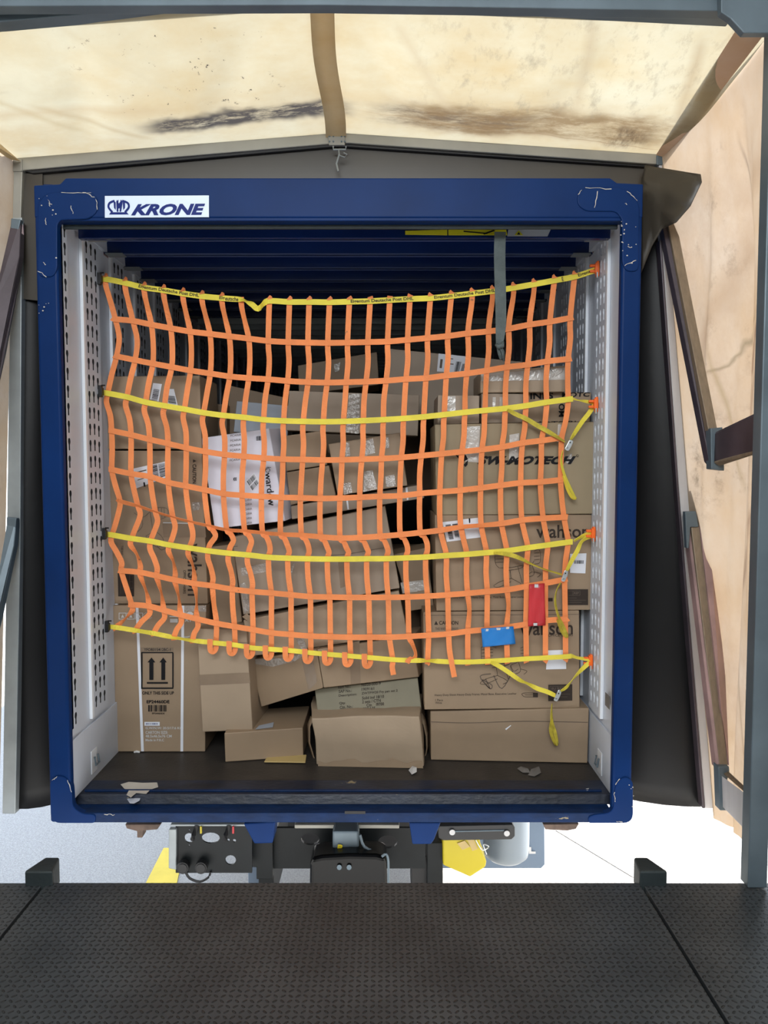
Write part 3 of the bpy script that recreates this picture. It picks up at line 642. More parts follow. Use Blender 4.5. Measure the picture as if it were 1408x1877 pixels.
def side_wall(X, sgn, slot, name_label):
    """X recessed plane; sgn +1: interior lies towards +x"""
    Z0, Z1 = ZF+.32, RZ-.03; rows = 29; pz = (Z1-Z0)/rows
    raised = X+sgn*.014
    bm = BM(); st = BM()
    yend = CL-.1
    k = -1
    bands = []
    while True:
        a = .262+.372*k
        if a > yend: break
        bands.append((max(a, .03), min(a+.205, yend))); k += 1
    prev = .03
    def quad(b_, pts, mi=0): 
        f = b_.faces.new([b_.verts.new(p) for p in pts]); f.material_index = mi
    for (a, b_) in bands:
        if a > prev+.001:
            quad(bm, [(X, prev, Z0-.06), (X, a, Z0-.06), (X, a, RZ-.005), (X, prev, RZ-.005)])
        # step facing the rear door; its paler white paints in the light it catches
        if a > .031: box(st, min(X, raised+sgn*.001), max(X, raised+sgn*.001), a-.001, a+.024, Z0-.03, RZ-.01)
        cols = [a+.024+.055*i for i in range(3)] if a > .031 else [.05]
        ce = a+.024 if a > .031 else a
        for ci in range(len(cols)):
            cy0 = a+.024+.055*ci if a > .031 else .045; cy1 = cy0+.055 if a > .031 else .095
            for r in range(rows):
                z0 = Z0+pz*r; z1 = z0+pz
                perf_cell(bm, raised, cy0, cy1, z0, z1, (cy0+cy1)/2, (z0+z1)/2+ .004*math.sin(ci*2.1), -sgn*.010, 1)
        yl = a+.024+.165 if a > .031 else .095
        if b_ > yl+.001: quad(bm, [(raised, yl, Z0), (raised, b_, Z0), (raised, b_, Z1), (raised, yl, Z1)])
        quad(bm, [(raised, a, Z1), (raised, b_, Z1), (raised, b_, RZ-.01), (raised, a, RZ-.01)])
        quad(bm, [(X, b_, Z0), (raised, b_, Z0), (raised, b_, RZ-.01), (X, b_, RZ-.01)])
        quad(bm, [(raised, a, Z0), (raised, b_, Z0), (raised, b_, Z0-.03), (raised, a, Z0-.03)])
        quad(bm, [(X, a, Z0-.03), (X, b_, Z0-.03), (raised, b_, Z0-.03), (raised, a, Z0-.03)])
        quad(bm, [(X, a, Z0-.03), (X, b_, Z0-.03), (X, b_, Z0-.06), (X, a, Z0-.06)])
        prev = b_
    o = obj('side_lining', bm, [M['white'], slot], ct)
    obj('lining_edges', st, M['white_bright'], ct, bevel=.002)
    # kick plate, outer skin
    obj('kick_plate', B1(min(X, X+sgn*.010), max(X, X+sgn*.010), .03, CL-.1, ZF, Z0-.055), M['white'], ct, bevel=.002)
    obj('outer_wall', B1(min(X-sgn*.012, X-sgn*.05), max(X-sgn*.012, X-sgn*.05), .02, CL, ZB, ZT-.02), M['blue'], ct)
    obj('top_rail', B1(min(X, X+sgn*.02), max(X, X+sgn*.02), .12, CL, RZ-.02, RZ+.05), M['white'], ct)
    return o
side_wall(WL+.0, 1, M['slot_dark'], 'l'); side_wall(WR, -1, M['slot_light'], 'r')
# lashing recess on each kick plate
for X, s, px in ((WL+.0105, 1, (172,1392)), (WR-.0105, -1, (1100,1395))):
    p = atx(px[0], px[1], X)
    bm = BM(); box(bm, min(X,X+s*.003), max(X,X+s*.003), p.y-.035, p.y+.035, p.z-.06, p.z+.05); obj('lashing_cup', bm, M['white_bright'], ct, bevel=.002)
    bm = BM(); tube(bm, [Vector((X+s*.012, p.y-.02, p.z+.02)), Vector((X+s*.018, p.y-.02, p.z-.02)), Vector((X+s*.018, p.y+.02, p.z-.02)), Vector((X+s*.012, p.y+.02, p.z+.02))], .005, 6); obj('lashing_ring', bm, M['steel_grey'], ct)
# roof
obj('roof_sheet', B1(WL-.05, WR+.05, .11, CL, RZ+.03, RZ+.06), M['roof_dark'], ct)
y = .30; 
while y < 2.25:
    bm = BM(); prism(bm, [Vector((WL, y, RZ+.03)), Vector((WL, y+.008, RZ-.028)), Vector((WL, y+.055, RZ-.028)), Vector((WL, y+.06, RZ+.005)), Vector((WL, y+.17, RZ+.005)), Vector((WL, y+.17, RZ+.03))], (WR-WL, 0, 0))
    box(bm, WL+.05, WR-.05, y+.006, y+.010, RZ-.0305, RZ-.026, 1); box(bm, WL+.05, WR-.05, y+.050, y+.054, RZ-.0305, RZ-.027, 1)  # thin pale strips painted on as lit flange edges
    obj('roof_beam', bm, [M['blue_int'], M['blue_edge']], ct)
    for X, s in ((WL, 1), (WR, -1)):
        bm = BM(); box(bm, min(X+s*.015, X+s*.10), max(X+s*.015, X+s*.10), y-.012, y+.05, RZ-.034, RZ-.028); obj('beam_bracket', bm, M['galv'], ct)
    y += .265
while y < CL-.2:
    bm = BM(); prism(bm, [Vector((WL, y, RZ+.03)), Vector((WL, y+.01, RZ-.03)), Vector((WL, y+.05, RZ-.03)), Vector((WL, y+.06, RZ+.03))], (WR-WL, 0, 0))
    obj('roof_beam', bm, M['roof_grey'], ct, bevel=.003)
    y += .24
obj('front_wall', B1(WL-.05, WR+.05, CL, CL+.05, ZB, ZT-.02), M['ply'], ct)
# stickers on the first roof beam
def rect_px(q, Y, d=.003):
    bm = BM(); prism(bm, [at(x, y_, Y) for x, y_ in q], (0, d, 0)); return bm
obj('warning_sticker', rect_px([(743,423),(820,421),(820,431),(743,430)], .20), M['yellow_sticker'], ct)
st_ = obj('warning_sticker', rect_px([(822,421),(928,421),(930,431),(822,431)], .20), M['yellow_sticker'], ct)
bm = BM(); prism(bm, [at(850,423,.198), at(895,427,.198), at(893,429,.198), at(850,425,.198)], (0,.001,0)); prism(bm, [at(885,428,.198), at(905,421,.198), at(908,423,.198), at(888,430,.198)], (0,.001,0)); obj('sticker_drawing', bm, M['ink'], st_)
st_ = obj('white_sticker', rect_px([(932,420),(1010,420),(1004,433),(930,433)], .20), M['greywhite'], ct)
bm = BM(); prism(bm, [at(951,422,.198), at(959,431,.198), at(943,431,.198)], (0,.001,0)); obj('warning_triangle', bm, M['yellow_sticker'], st_)
bm = BM(); prism(bm, [at(951,425,.196), at(954,430,.196), at(948,430,.196)], (0,.001,0)); obj('triangle_mark', bm, M['ink'], st_)
obj('door_track_beam', B1(WL+.02, WR-.02, .205, .24, at(600,437,.205).z, at(600,405,.205).z), M['blue_int'], ct, bevel=.003)
# KRONE plate
pl = obj('name_plate', rect_px([(192,359),(383,358),(383,398),(192,399)], -.004, .004), M['sign_white'], ct, bevel=.0008)
pl['label'] = 'white plate with blue KRONE lettering and crown emblem'
bm = BM(); text_bm(bm, 'KRONE', quadfn([at(246,374,-.0055), at(376,373,-.0055), at(376,394,-.0055), at(240,395,-.0055)]), bold=.045, shear=.25)
obj('lettering', bm, M['blue_logo'], pl)
bm = BM(); Yp = -.0055
def cv(pts, wd):
    pts = [at(x, y_, Yp) for x, y_ in catmull(pts, 4)]; ribbon(bm, pts, wd, .0006)
cv([(210,368),(201,372),(199,380),(206,389)], .0085); cv([(224,368),(234,372),(236,380),(229,389)], .0085)
for q in ([(203,389),(232,389),(236,393),(200,393)], [(213,369),(217,366),(217,388),(214,388)], [(221,366),(225,369),(222,388),(219,388)], [(208,367),(212,371),(212,385),(209,381)], [(229,367),(225,371),(226,385),(229,381)], [(213,366),(218,373),(223,366),(219,382),(217,382)]):
    prism(bm, [at(x, y_, Yp) for x, y_ in q], (0,.0006,0))
obj('crown_emblem', bm, M['blue_logo'], pl)
# small wall sticker with marks (right)
p = atx(1113, 1284, WR-.0148)
bm = BM(); box(bm, WR-.0155, WR-.0145, p.y-.04, p.y+.03, p.z-.03, p.z+.03); obj('inspection_sticker', bm, M['leaf'], ct)
for px, py, X in ((198,462,WL+.002), (1082,458,WR-.002)):
    p = atx(px, py, X); bm = BM(); box(bm, X-.001, X+.001, p.y-.06, p.y+.06, p.z-.03, p.z+.02); obj('red_print_sticker', bm, M['redstain'], ct)
# ================================================================== CARTONS
class Carton: pass
def ray_plane(px, py, P0, n, off):
    r = ray(px, py); t = ((P0-CAM).dot(n))/r.dot(n); return CAM+r*t+n*off
def carton(label, px, Y, depth, m=0, name='cardboard_box', cat='box', group=None, crush=0.0, seed=0, back=None, corners=None, N=8, bevel=.004, sag=0.0, floor=False):
    if corners is None:
        Ys = Y if isinstance(Y, (list, tuple)) else [Y]*4
        f = [at(x, y, yy) for (x, y), yy in zip(px, Ys)]
        if floor:
            for i in (2, 3): f[i] = atz(px[i][0], px[i][1], ZF+.003); 
            f[1].y = f[2].y; f[0].y = f[3].y
            f[1] = at(px[1][0], px[1][1], f[2].y); f[0] = at(px[0][0], px[0][1], f[3].y)
        bk = back or (0, depth, 0)
        if not isinstance(bk[0], (tuple, list)): bk = [bk]*4
        c = f+[p+Vector(b_) for p, b_ in zip(f, bk)]
    else: c = corners; f = c[:4]
    bm = BM(); idx = {}
    def P(i, j, k):
        if (i, j, k) in idx: return idx[(i, j, k)]
        u, v, t = i/N, j/N, k/N
        fr_ = (c[0]*(1-u)+c[1]*u)*(1-v)+(c[3]*(1-u)+c[2]*u)*v
        bk_ = (c[4]*(1-u)+c[5]*u)*(1-v)+(c[7]*(1-u)+c[6]*u)*v
        p = fr_*(1-t)+bk_*t
        edge_ = min(u, 1-u), min(v, 1-v), min(t, 1-t)
        q = Vector((p.x*4+seed, p.y*4, p.z*4+seed*.7))
        a = noise.noise(q)
        inner = sorted(edge_)[1]*2
        nrm = Vector((0, 1, 0)) if k == 0 else Vector((0,0,0))
        p = p+nrm*(.004*abs(a))*min(1, inner*3)
        if crush:
            p = p+Vector((noise.noise(q*1.7), .4*noise.noise(q*1.9+Vector((5,0,0))), noise.noise(q*1.5+Vector((0,9,0)))))*crush
            if k == 0: p.y -= crush*.6*math.sin(math.pi*u)*math.sin(math.pi*v)
        if sag and j == 0: p.z -= sag*math.sin(math.pi*u)*math.sin(math.pi*t)
        idx[(i, j, k)] = bm.verts.new(p); return idx[(i, j, k)]
    for a in range(N):
        for b_ in range(N):
            for k in (0, N):
                bm.faces.new((P(a,b_,k), P(a+1,b_,k), P(a+1,b_+1,k), P(a,b_+1,k)))
                bm.faces.new((P(a,k,b_), P(a+1,k,b_), P(a+1,k,b_+1), P(a,k,b_+1)))
                bm.faces.new((P(k,a,b_), P(k,a+1,b_), P(k,a+1,b_+1), P(k,a,b_+1)))
    o = obj(name, bm, CB[m] if isinstance(m, int) else m, None, bevel=bevel)
    tag(o, label, cat, group or 'boxes loaded in the container')
    C_ = Carton(); C_.o = o; C_.c = c
    n = (f[1]-f[0]).cross(f[3]-f[0]).normalized()
    if n.y > 0: n = -n
    C_.n = n; C_.p0 = (f[0]+f[1]+f[2]+f[3])/4; C_.crush = crush
    return C_
def face_fn(C_, off=.002):
    o_ = off + C_.crush*1.2
    return lambda x, y: ray_plane(x, y, C_.p0, C_.n, o_)
def decal(C_, name, q, m, off=.0012, label=None, parent=None):
    fn = face_fn(C_, off); bm = BM(); prism(bm, [fn(x, y) for x, y in q], -C_.n*-.0004)
    o = obj(name, bm, m, parent or C_.o)
    if label: o['label'] = label
    return o
def text(C_, txt, q, m='ink', bold=.02, shear=0, off=.0022, name='printed_text', parent=None, sp=1.0):
    fn = face_fn(C_, off); bm = BM()
    lines = txt if isinstance(txt, list) else [(txt, q)]
    for t, qq in lines: text_bm(bm, t, quadfn([fn(x, y) for x, y in qq]), bold, shear, sp)
    return obj(name, bm, M[m], parent or C_.o)
def shapes(C_, polys, m='ink', off=.0022, name='printed_mark', parent=None, th=.0003):
    fn = face_fn(C_, off); bm = BM()
    for q in polys: prism(bm, [fn(x, y) for x, y in q], C_.n*th)
    return obj(name, bm, M[m], parent or C_.o)
def lines(C_, ls, wd, m='ink_faint', off=.0022, name='printed_drawing', parent=None, sm=4):
    fn = face_fn(C_, off); bm = BM()
    for l in ls:
        pts = catmull(l, sm) if len(l) > 2 else l
        ribbon(bm, [fn(x, y) for x, y in pts], wd, .0003, face=C_.n)
    return obj(name, bm, M[m], parent or C_.o)
def lerp2(q, u, v):
    a, b_, c, d = q
    return tuple((a[i]*(1-u)+b_[i]*u)*(1-v)+(d[i]*(1-u)+c[i]*u)*v for i in (0, 1))
def subq(q, u0, u1, v0, v1): return [lerp2(q, u0, v0), lerp2(q, u1, v0), lerp2(q, u1, v1), lerp2(q, u0, v1)]
def barcode(C_, q, n=14, off=.0026, parent=None, vert=True, m='ink'):
    random.seed(int(q[0][0]*7+q[0][1])); polys = []; x = 0
    while x < 1:
        wd = random.choice((.02, .035, .055)); 
        if x+wd > 1: break
        polys.append(subq(q, x, x+wd, 0, 1) if vert else subq(q, 0, 1, x, x+wd)); x += wd+random.choice((.02, .035, .05))
    return shapes(C_, polys, m, off, 'barcode', parent)
def label_(C_, q, bars=(), txt=(), m='paper', label=None):
    d = decal(C_, 'shipping_label', q, M[m], .0014, label)
    for (u0, u1, v0, v1, vert) in bars: barcode(C_, subq(q, u0, u1, v0, v1), parent=d, vert=vert)
    if txt:
        shapes(C_, [subq(q, *t) for t in txt], 'ink_faint', .0026, 'fine_print', d)
    return d
K, PK, DK, OK_, GK = 0, 1, 2, 3, 4
# ---- left stack
YL = .62
c = carton('tall cardboard box on the floor at far left, with two up arrows and white strapping', [(207,1110),(378,1110),(376,1378),(212,1378)], .66, .45, K, seed=1, floor=True)
YB = c.c[2].y
decal(c, 'strapping_band', [(249,1110),(254,1110),(264,1377),(259,1377)], M['paper'], .002); decal(c, 'strapping_band', [(333,1110),(338,1110),(336,1377),(331,1377)], M['paper'], .002)
shapes(c, [[(259,1195),(318,1195),(318,1197),(259,1197)], [(259,1260),(318,1260),(318,1262.5),(259,1262.5)], [(259,1197),(261.5,1197),(261.5,1260),(259,1260)], [(316,1197),(318.5,1197),(318.5,1260),(316,1260)],
           [(269.5,1250),(280,1250),(280,1253),(269.5,1253)], [(280,1250),(298,1250),(298,1253),(280,1253)], [(298,1250),(308,1250),(308,1253),(298,1253)],
           [(274,1246),(274,1214),(270.5,1214),(278,1205),(285,1214),(281.5,1214),(281.5,1246)], [(296,1246),(296,1214),(292.5,1214),(299.5,1205),(306,1214),(303,1214),(303,1246)]], 'ink', name='printed_arrows')
decal(c, 'paper_strip', [(257,1187),(318,1187),(318,1193),(257,1193)], M['tape'])
text(c, 'YFOB315412BC-1', [(264,1188),(313,1188),(313,1193),(264,1193)], 'ink')
text(c, 'ONLY THIS SIDE UP', [(261,1267),(319,1267),(319,1273),(261,1273)], 'ink')
text(c, 'EP24460DE', [(269,1283),(311,1283),(311,1289),(269,1289)], 'ink', .03)
barcode(c, [(272,1292),(308,1292),(308,1304),(272,1304)])
text(c, 'EP24460DE', [(279,1306),(302,1306),(302,1309),(279,1309)], 'ink')
d = decal(c, 'small_sticker', [(265,1323),(293,1323),(293,1330),(265,1330)], M['paper'], .002); barcode(c, [(268,1325),(290,1325),(290,1328),(268,1328)], parent=d, m='blue_logo')
text(c, [('G.W/N.W: 20.5/17.6 KG', [(267,1332),(334,1332),(334,1336.5),(267,1336.5)]), ('CARTON SIZE:', [(267,1339.5),(308,1339.5),(308,1345),(267,1345)]), ('48.5x46.5x76 CM', [(267,1346.5),(315,1346.5),(315,1351.5),(267,1351.5)]), ('Made in P.R.C', [(267,1354),(301,1354),(301,1358.5),(267,1358.5)])], None, 'ink_white')
# white care symbols in frames
pl_ = []
for i in range(3):
    x = 218+15.2*i
    for q in ([(x,1123),(x+14,1123),(x+14,1124.2),(x,1124.2)], [(x,1134),(x+14,1134),(x+14,1135.2),(x,1135.2)], [(x,1124),(x+1.2,1124),(x+1.2,1135),(x,1135)], [(x+12.8,1124),(x+14,1124),(x+14,1135),(x+12.8,1135)], [(x+4,1132),(x+7,1126),(x+10,1132)]): pl_.append(q)
pl_ += [[(312,1134),(326,1134),(326,1141),(312,1141)], [(342,1124),(346,1121),(351,1121),(355,1125),(351,1129),(345,1129)], [(311,1129),(328,1129),(328,1131),(311,1131)]]
shapes(c, pl_, 'ink_white', name='handling_symbols')
lines(c, [[(276,1124),(272,1127),(274,1134),(279,1131)], [(262,1128),(268,1123),(274,1130)]], .0018, 'ink_white')
text(c, [('CUT', [(337,1121),(342,1121),(342,1127),(337,1127)]), ('AT', [(339,1133),(352,1133),(352,1140),(339,1140)]), ('Wasahoper', [(329,1167),(349,1164),(349,1169),(329,1172)])], None, 'ink_white')
label_(c, [(336,1109),(376,1109),(377,1118),(336,1116)], m='paper') if False else decal(c, 'tape_strip', [(336,1110),(378,1110),(378,1121),(340,1120)], M['tape_clear'])

c = carton('cardboard box standing on end at far left with sideways chair print, second in its stack', [(197,826),(370,826),(381,1107),(205,1107)], [.585,.585,.63,.63], .42, K, seed=2)
d = label_(c, [(244,859),(303,846),(308,874),(248,896)], bars=((.58,.74,.08,.9,False),(.78,.98,.08,.9,False)), txt=((.1,.4,.2,.26),(.1,.35,.4,.45),(.1,.45,.6,.64)), label='white shipping label with two barcodes, stuck on at a tilt')
shapes(c, [[(263,884),(266,884),(267,892),(264,892)]], 'ink', .0028, 'ink_block', d)
# text turned a quarter turn clockwise: reads downward
def down(x0, x1, y0, y1): return [(x1, y0), (x1, y1), (x0, y1), (x0, y0)]
text(c, 'CAUTION', down(353,360,851,886), 'ink_brown')
shapes(c, [[(354,848),(354,842),(360,845)]], 'ink_brown')
text(c, 'wahson', down(344,370,996,1092), 'ink_brown', .012)
text(c, 'OFFICE CHAIRS', down(336,341,1045,1088), 'ink_brown', .0)
d = shapes(c, [[(216,1050),(246,1050),(246,1093),(217,1093)]], 'ink_brown', .0018, 'printed_panel')
lines(c, [[(238,1054),(244,1054)], [(238,1078),(244,1078)], [(238,1054),(238,1078)], [(244,1054),(244,1078)], [(238,1066),(244,1066)]], .0012, 'ink_faint', .0026, parent=d)
lines(c, [[(222,1056),(222,1088)], [(226,1056),(226,1088)], [(230,1056),(230,1088)]], .0012, 'ink_faint', .0026, parent=d)
lines(c, [[(246,940),(262,948),(276,937)], [(250,930),(262,960),(252,975)], [(274,930),(280,975),(272,984)], [(285,930),(306,932),(306,946),(286,952),(284,930)], [(290,930),(291,950)], [(296,931),(297,949)], [(301,931),(302,948)], [(268,982),(286,975),(300,990),(290,1003),(272,992),(268,982)], [(288,1000),(296,1008),(306,1003)]], .0022)
lines(c, [[(299,958),(376,960)]], .005, 'ink_white', .0016, 'tape_edge')
decal(c, 'tape_strip', [(298,960),(376,961),(378,985),(300,985)], M['tape'])
decal(c, 'tape_strip', [(352,921),(368,920),(366,934),(354,936)], M['tape_clear'])
text(c, [('THIS WAY', down(222,226,1000,1018))], None, 'ink_faint')

c = carton('cardboard box at top of the far left stack with two small white labels', [(197,690),(366,688),(370,823),(197,823)], .58, .40, K, seed=3)
label_(c, [(281,702),(297,704),(291,736),(275,732)], bars=((.2,.85,.35,.98,False),))
label_(c, [(302,713),(319,713),(326,743),(308,740)], bars=((.1,.9,.45,.95,False),))
decal(c, 'tape_strip', [(318,690),(342,690),(346,823),(322,823)], M['tape'], .0010) if False else None

# ---- right stack
YRt = .465
c = carton('wide plain cardboard box on the floor at the right, bottom of the right stack', [(789,1304),(1080,1298),(1077,1399),(790,1393)], .5, .40, K, seed=4, floor=True)
lines(c, [[(790,1323),(860,1325),(960,1322),(1078,1324)]], .003, 'ink_faint', .001, 'crease')
decal(c, 'scratch_mark', [(926,1336),(936,1329),(937,1330),(928,1338)], M['paper'])
c = carton('cardboard box with office chair print in the right stack, directly above the bottom box', [(776,1122),(1062,1119),(1063,1298),(778,1301)], .475, .42, K, seed=5)
def chair_print(C_, ox, oy, s=1.0, up=True):
    L2 = []
    def l(pts): L2.append([(ox+x*s, oy+y*s) for x, y in pts])
    l([(0,0),(1,24),(8,33)]); l([(0,0),(18,-2),(28,2)]); 
    for k in range(4): l([(1,5+6*k),(22,4+6*k)])
    l([(8,33),(30,32),(52,28),(46,34),(20,38)]); l([(28,38),(30,52)]); l([(30,52),(10,58),(-2,66),(8,68),(30,58)]); l([(30,52),(48,62),(40,68)]); l([(42,30),(50,60)])
    l([(58,46),(54,34),(66,28),(72,20)]); l([(72,2),(82,0),(83,22),(72,26)]); 
    for k in range(3): l([(72,6+6*k),(82,5+6*k)])
    l([(54,34),(60,44),(68,40)]); l([(68,26),(72,44),(60,50)]); l([(72,40),(84,44),(78,50)])
    return lines(C_, L2, .0018, 'ink_brown')
chair_print(c, 882, 1186)
lines(c, [[(890,1244),(898,1262),(884,1246),(892,1250),(902,1256),(898,1262),(880,1240),(900,1235)], [(905,1238),(920,1262),(940,1230)]], .004, 'ink_faint', name='marker_squiggle')
text(c, [('CAUTION', [(805,1138),(840,1138),(840,1145),(805,1145)])], None, 'ink_brown')
shapes(c, [[(796,1145),(803,1145),(799.5,1138)]], 'ink_brown')
text(c, [('THIS WAY UP ALWAYS', [(798,1150),(840,1150),(840,1155),(798,1155)])], None, 'ink_faint')
text(c, 'wahson', [(953,1140),(1050,1137),(1050,1163),(953,1165)], 'ink_brown', .012)
text(c, 'OFFICE CHAIRS', [(1005,1162),(1050,1161),(1050,1166),(1005,1167)], 'ink_brown', .0)
text(c, [('Heavy Duty Sheet Heavy Duty Frame, Metal Base, Executive Leather', [(797,1272),(947,1269),(947,1274),(797,1277)]), ('1 Piece', [(798,1281),(812,1281),(812,1285),(798,1285)]), ('White', [(798,1286),(810,1286),(810,1290),(798,1290)])], None, 'ink_brown', .0)
d = shapes(c, [[(1005,1255),(1049,1254),(1049,1284),(1005,1285)]], 'ink_brown', .0018, 'printed_panel')
lines(c, [[(1008,1258),(1036,1258)], [(1008,1266),(1036,1266)], [(1008,1258),(1008,1266)], [(1036,1258),(1036,1266)], [(1022,1258),(1022,1266)], [(1008,1272),(1045,1272)], [(1008,1277),(1040,1277)]], .0014, 'ink_faint', .0026, parent=d)
text(c, 'EU REP', [(1011,1260),(1033,1260),(1033,1264),(1011,1264)], 'ink_faint', .02, off=.0028, parent=d)
lines(c, [[(956,1272),(962,1270),(980,1270)], [(956,1272),(962,1277),(980,1277)], [(962,1273.5),(978,1273.5)]], .002, 'ink_brown')
shapes(c, [[(977,1270),(986,1270),(986,1278),(977,1278)]], 'ink_brown')
label_(c, [(1003,1192),(1037,1191),(1038,1226),(1001,1227)], label='plain white label behind the yellow strap')
lines(c, [[(778,1128),(1063,1126)]], .002, 'ink_faint', .001, 'crease')

c = carton('cardboard box with wahson print, third from the bottom in the right stack', [(797,944),(1085,943),(1085,1118),(800,1120)], .475, .42, K, seed=6)
chair_print(c, 907, 1008)
text(c, 'wahson', [(983,962),(1080,962),(1080,986),(983,986)], 'ink_brown', .015)
shapes(c, [[(1042,980),(1044,980),(1040,996),(1030,996)]], 'ink_brown') if False else None
label_(c, [(811,957),(839,954),(846,990),(819,993)], bars=((.15,.5,.15,.35,False),(.6,.95,.15,.28,False),(.2,.5,.5,.92,False),(.62,.9,.5,.85,False)), txt=((.2,.9,.42,.44),))
d = label_(c, [(847,952),(876,949),(881,985),(855,988)], txt=((.2,.8,.3,.33),(.2,.6,.4,.42)))
shapes(c, [[(859,950),(862,950),(862,958),(860,959)]], 'ink', .0028, 'ink_block', d)
d = label_(c, [(1045,1015),(1075,1014),(1073,1051),(1045,1050)], bars=((.25,.85,.35,.52,True),), label='white label with one barcode at the right edge')
d = shapes(c, [[(1040,1080),(1078,1080),(1078,1109),(1040,1109)]], 'ink_brown', .0018, 'printed_panel')
lines(c, [[(1042,1083),(1063,1083)], [(1042,1091),(1063,1091)], [(1063,1083),(1063,1091)], [(1050,1083),(1050,1091)], [(1042,1096),(1057,1096)], [(1042,1100),(1074,1100)], [(1042,1104),(1066,1104)]], .0014, 'ink_faint', .0026, parent=d)
text(c, 'REP', [(1052,1085),(1061,1085),(1061,1089),(1052,1089)], 'ink_faint', .02, off=.0028, parent=d)
text(c, [('Heavy Duty Sheet Heavy Duty Frame, Metal Base, Executive Leather', [(828,1093),(962,1092),(962,1097),(828,1098)])], None, 'ink_brown', .0)
shapes(c, [[(1004,1096),(1013,1096),(1013,1102),(1004,1102)]], 'ink_brown')

c = carton('large cardboard box printed SW-MOTECH in bold black letters, upper right', [(797,778),(1090,773),(1089,942),(800,944)], [.47,.46,.46,.47], .38, OK_, seed=7)
text(c, 'SW-MOTECH', [(877,836),(1056,836),(1054,851),(875,852)], 'ink', .055, .35, sp=1.05)
text(c, '®', [(1056,833),(1061,833),(1061,838),(1056,838)], 'ink_brown')
shapes(c, [[(834,833),(842,836),(840,840)], [(850,852),(858,843),(857,852),(853,856)], [(842,838),(854,834),(858,842),(850,846)]], 'ink', name='printed_logo')
decal(c, 'pale_tape_piece', [(854,782),(880,781),(878,848),(853,846)], M['tape_pale'])
decal(c, 'pale_tape_piece', [(934,797),(952,794),(950,844),(933,845)], M['tape_pale'])
decal(c, 'pale_tape_piece', [(1023,778),(1029,778),(1027,810),(1021,810)], M['tape_pale'])
decal(c, 'tape_scrap', [(1035,838),(1048,830),(1050,848),(1038,850)], M['tape_clear'])

c = carton('pale shallow box with glossy tape along its top edge, highest in the right stack', [(881,682),(1037,670),(1037,718),(881,720)], .49, .30, PK, seed=8, back=[(0,.30,.0)]*4)
decal(c, 'glossy_tape_strip', [(882,686),(1036,674),(1036,696),(882,699)], M['tape_pale'])
lines(c, [[(1018,690),(1030,682),(1032,676)], [(1008,676),(1016,686),(1012,692)]], .0016, 'ink_faint', name='tape_scribble')
c = carton('small cardboard box with white tape on top of the lettered box, left one of two', [(803,724),(879,725),(879,776),(802,778)], .50, .30, GK, seed=9)
decal(c, 'pale_tape_piece', [(818,726),(835,726),(835,754),(817,753)], M['tape_pale'])
c = carton('small cardboard box in the right stack beside the one with big cut-off letters', [(883,721),(960,722),(960,775),(882,776)], .50, .30, GK, seed=10)
decal(c, 'pale_tape_piece', [(903,728),(909,728),(908,746),(903,746)], M['tape_pale']); decal(c, 'pale_tape_piece', [(916,728),(922,728),(921,744),(916,744)], M['tape_pale'])
c = carton('cardboard box with big black cut-off letters behind the top yellow tail, upper right', [(963,719),(1084,719),(1082,773),(963,775)], .54, .30, K, seed=11)
text(c, [('INES', [(972,719),(1014,719),(1014,731),(972,732)]), ('MOTC', [(1030,719),(1082,719),(1080,727),(1030,728)])], None, 'ink', .03)
text(c, [('MO', [(1024,764),(1024,740),(1035,740),(1035,764)])], None, 'ink', .03)
text(c, [('MOTORi', [(978,773),(1056,771),(1056,776),(978,778)])], None, 'ink', .02)

# ---- middle bottom
c7 = carton('wide crumpled pale cardboard box on the floor in the middle, with a bulging front', [(571,1316),(771,1312),(776,1406),(582,1401)], .5, .36, PK, seed=12, crush=.010, floor=True, N=12, bevel=.006, back=[(-.03,.36,0),(.03,.36,0),(.03,.36,0),(-.03,.36,0)])
# torn skirt along its bottom edge and rounded side flap
bm = BM(); fn = face_fn(c7, .004)
pts = [(584,1402)]+[(584+(190*k/14), 1393+3.5*math.sin(k*1.15)+2*math.sin(k*2.3)) for k in range(15)]+[(776,1406)]
prism(bm, [fn(x, y) for x, y in pts], (0,.003,0)); obj('torn_bottom_flap', bm, CB[0], c7.o)
bm = BM(); pts = [(771,1314),(778,1322),(783,1345),(784,1368),(780,1392),(775,1405)]
ribbon(bm, [at(x, y, .545+.01*i) for i, (x, y) in enumerate(pts)], .05, .003, face=Vector((1,-.3,0))); obj('bulging_side_flap', bm, CB[0], c7.o, smooth=True)
bm = BM(); pts = [(572,1316),(566,1330),(566,1360),(574,1388),(582,1401)]
ribbon(bm, [at(x, y, .545) for x, y in pts], .045, .003, face=Vector((-1,-.4,0))); obj('bulging_side_flap', bm, CB[2], c7.o, smooth=True)

c = carton('greenish-grey cardboard box with printed item lines, resting on the crumpled box', [(577,1263),(766,1243),(773,1302),(583,1314)], [.60,.60,.54,.54], .28, mat('green_grey_board', (0.235, 0.215, 0.15), .65, var=.06), seed=13)
tx = []
def tl(t, x0, x1, y, tilt=-.085, h=5.5):
    tx.append((t, [(x0, y), (x1, y+(x1-x0)*tilt), (x1, y+(x1-x0)*tilt+h), (x0, y+h)]))
tl('Item No.:', 620, 643, 1257); tl('96020-000-9', 662, 698, 1253)
tl('SAP No.:', 621, 645, 1265); tl('1909161', 663, 686, 1261)
tl('Description:', 621, 654, 1273); tl('ZWTFW20 Fry pan set 2', 663, 729, 1269)
tl('Solid ind 18/10', 664, 704, 1277); tl('Qty.', 622, 634, 1287); tl('2 sets / CTN', 664, 698, 1284)
tl('Ctn. No.:', 623, 647, 1294); tl('Ctn    I9700', 672, 704, 1290); tl('Trans Code :', 624, 656, 1301); tl('22RA35', 666, 688, 1297)
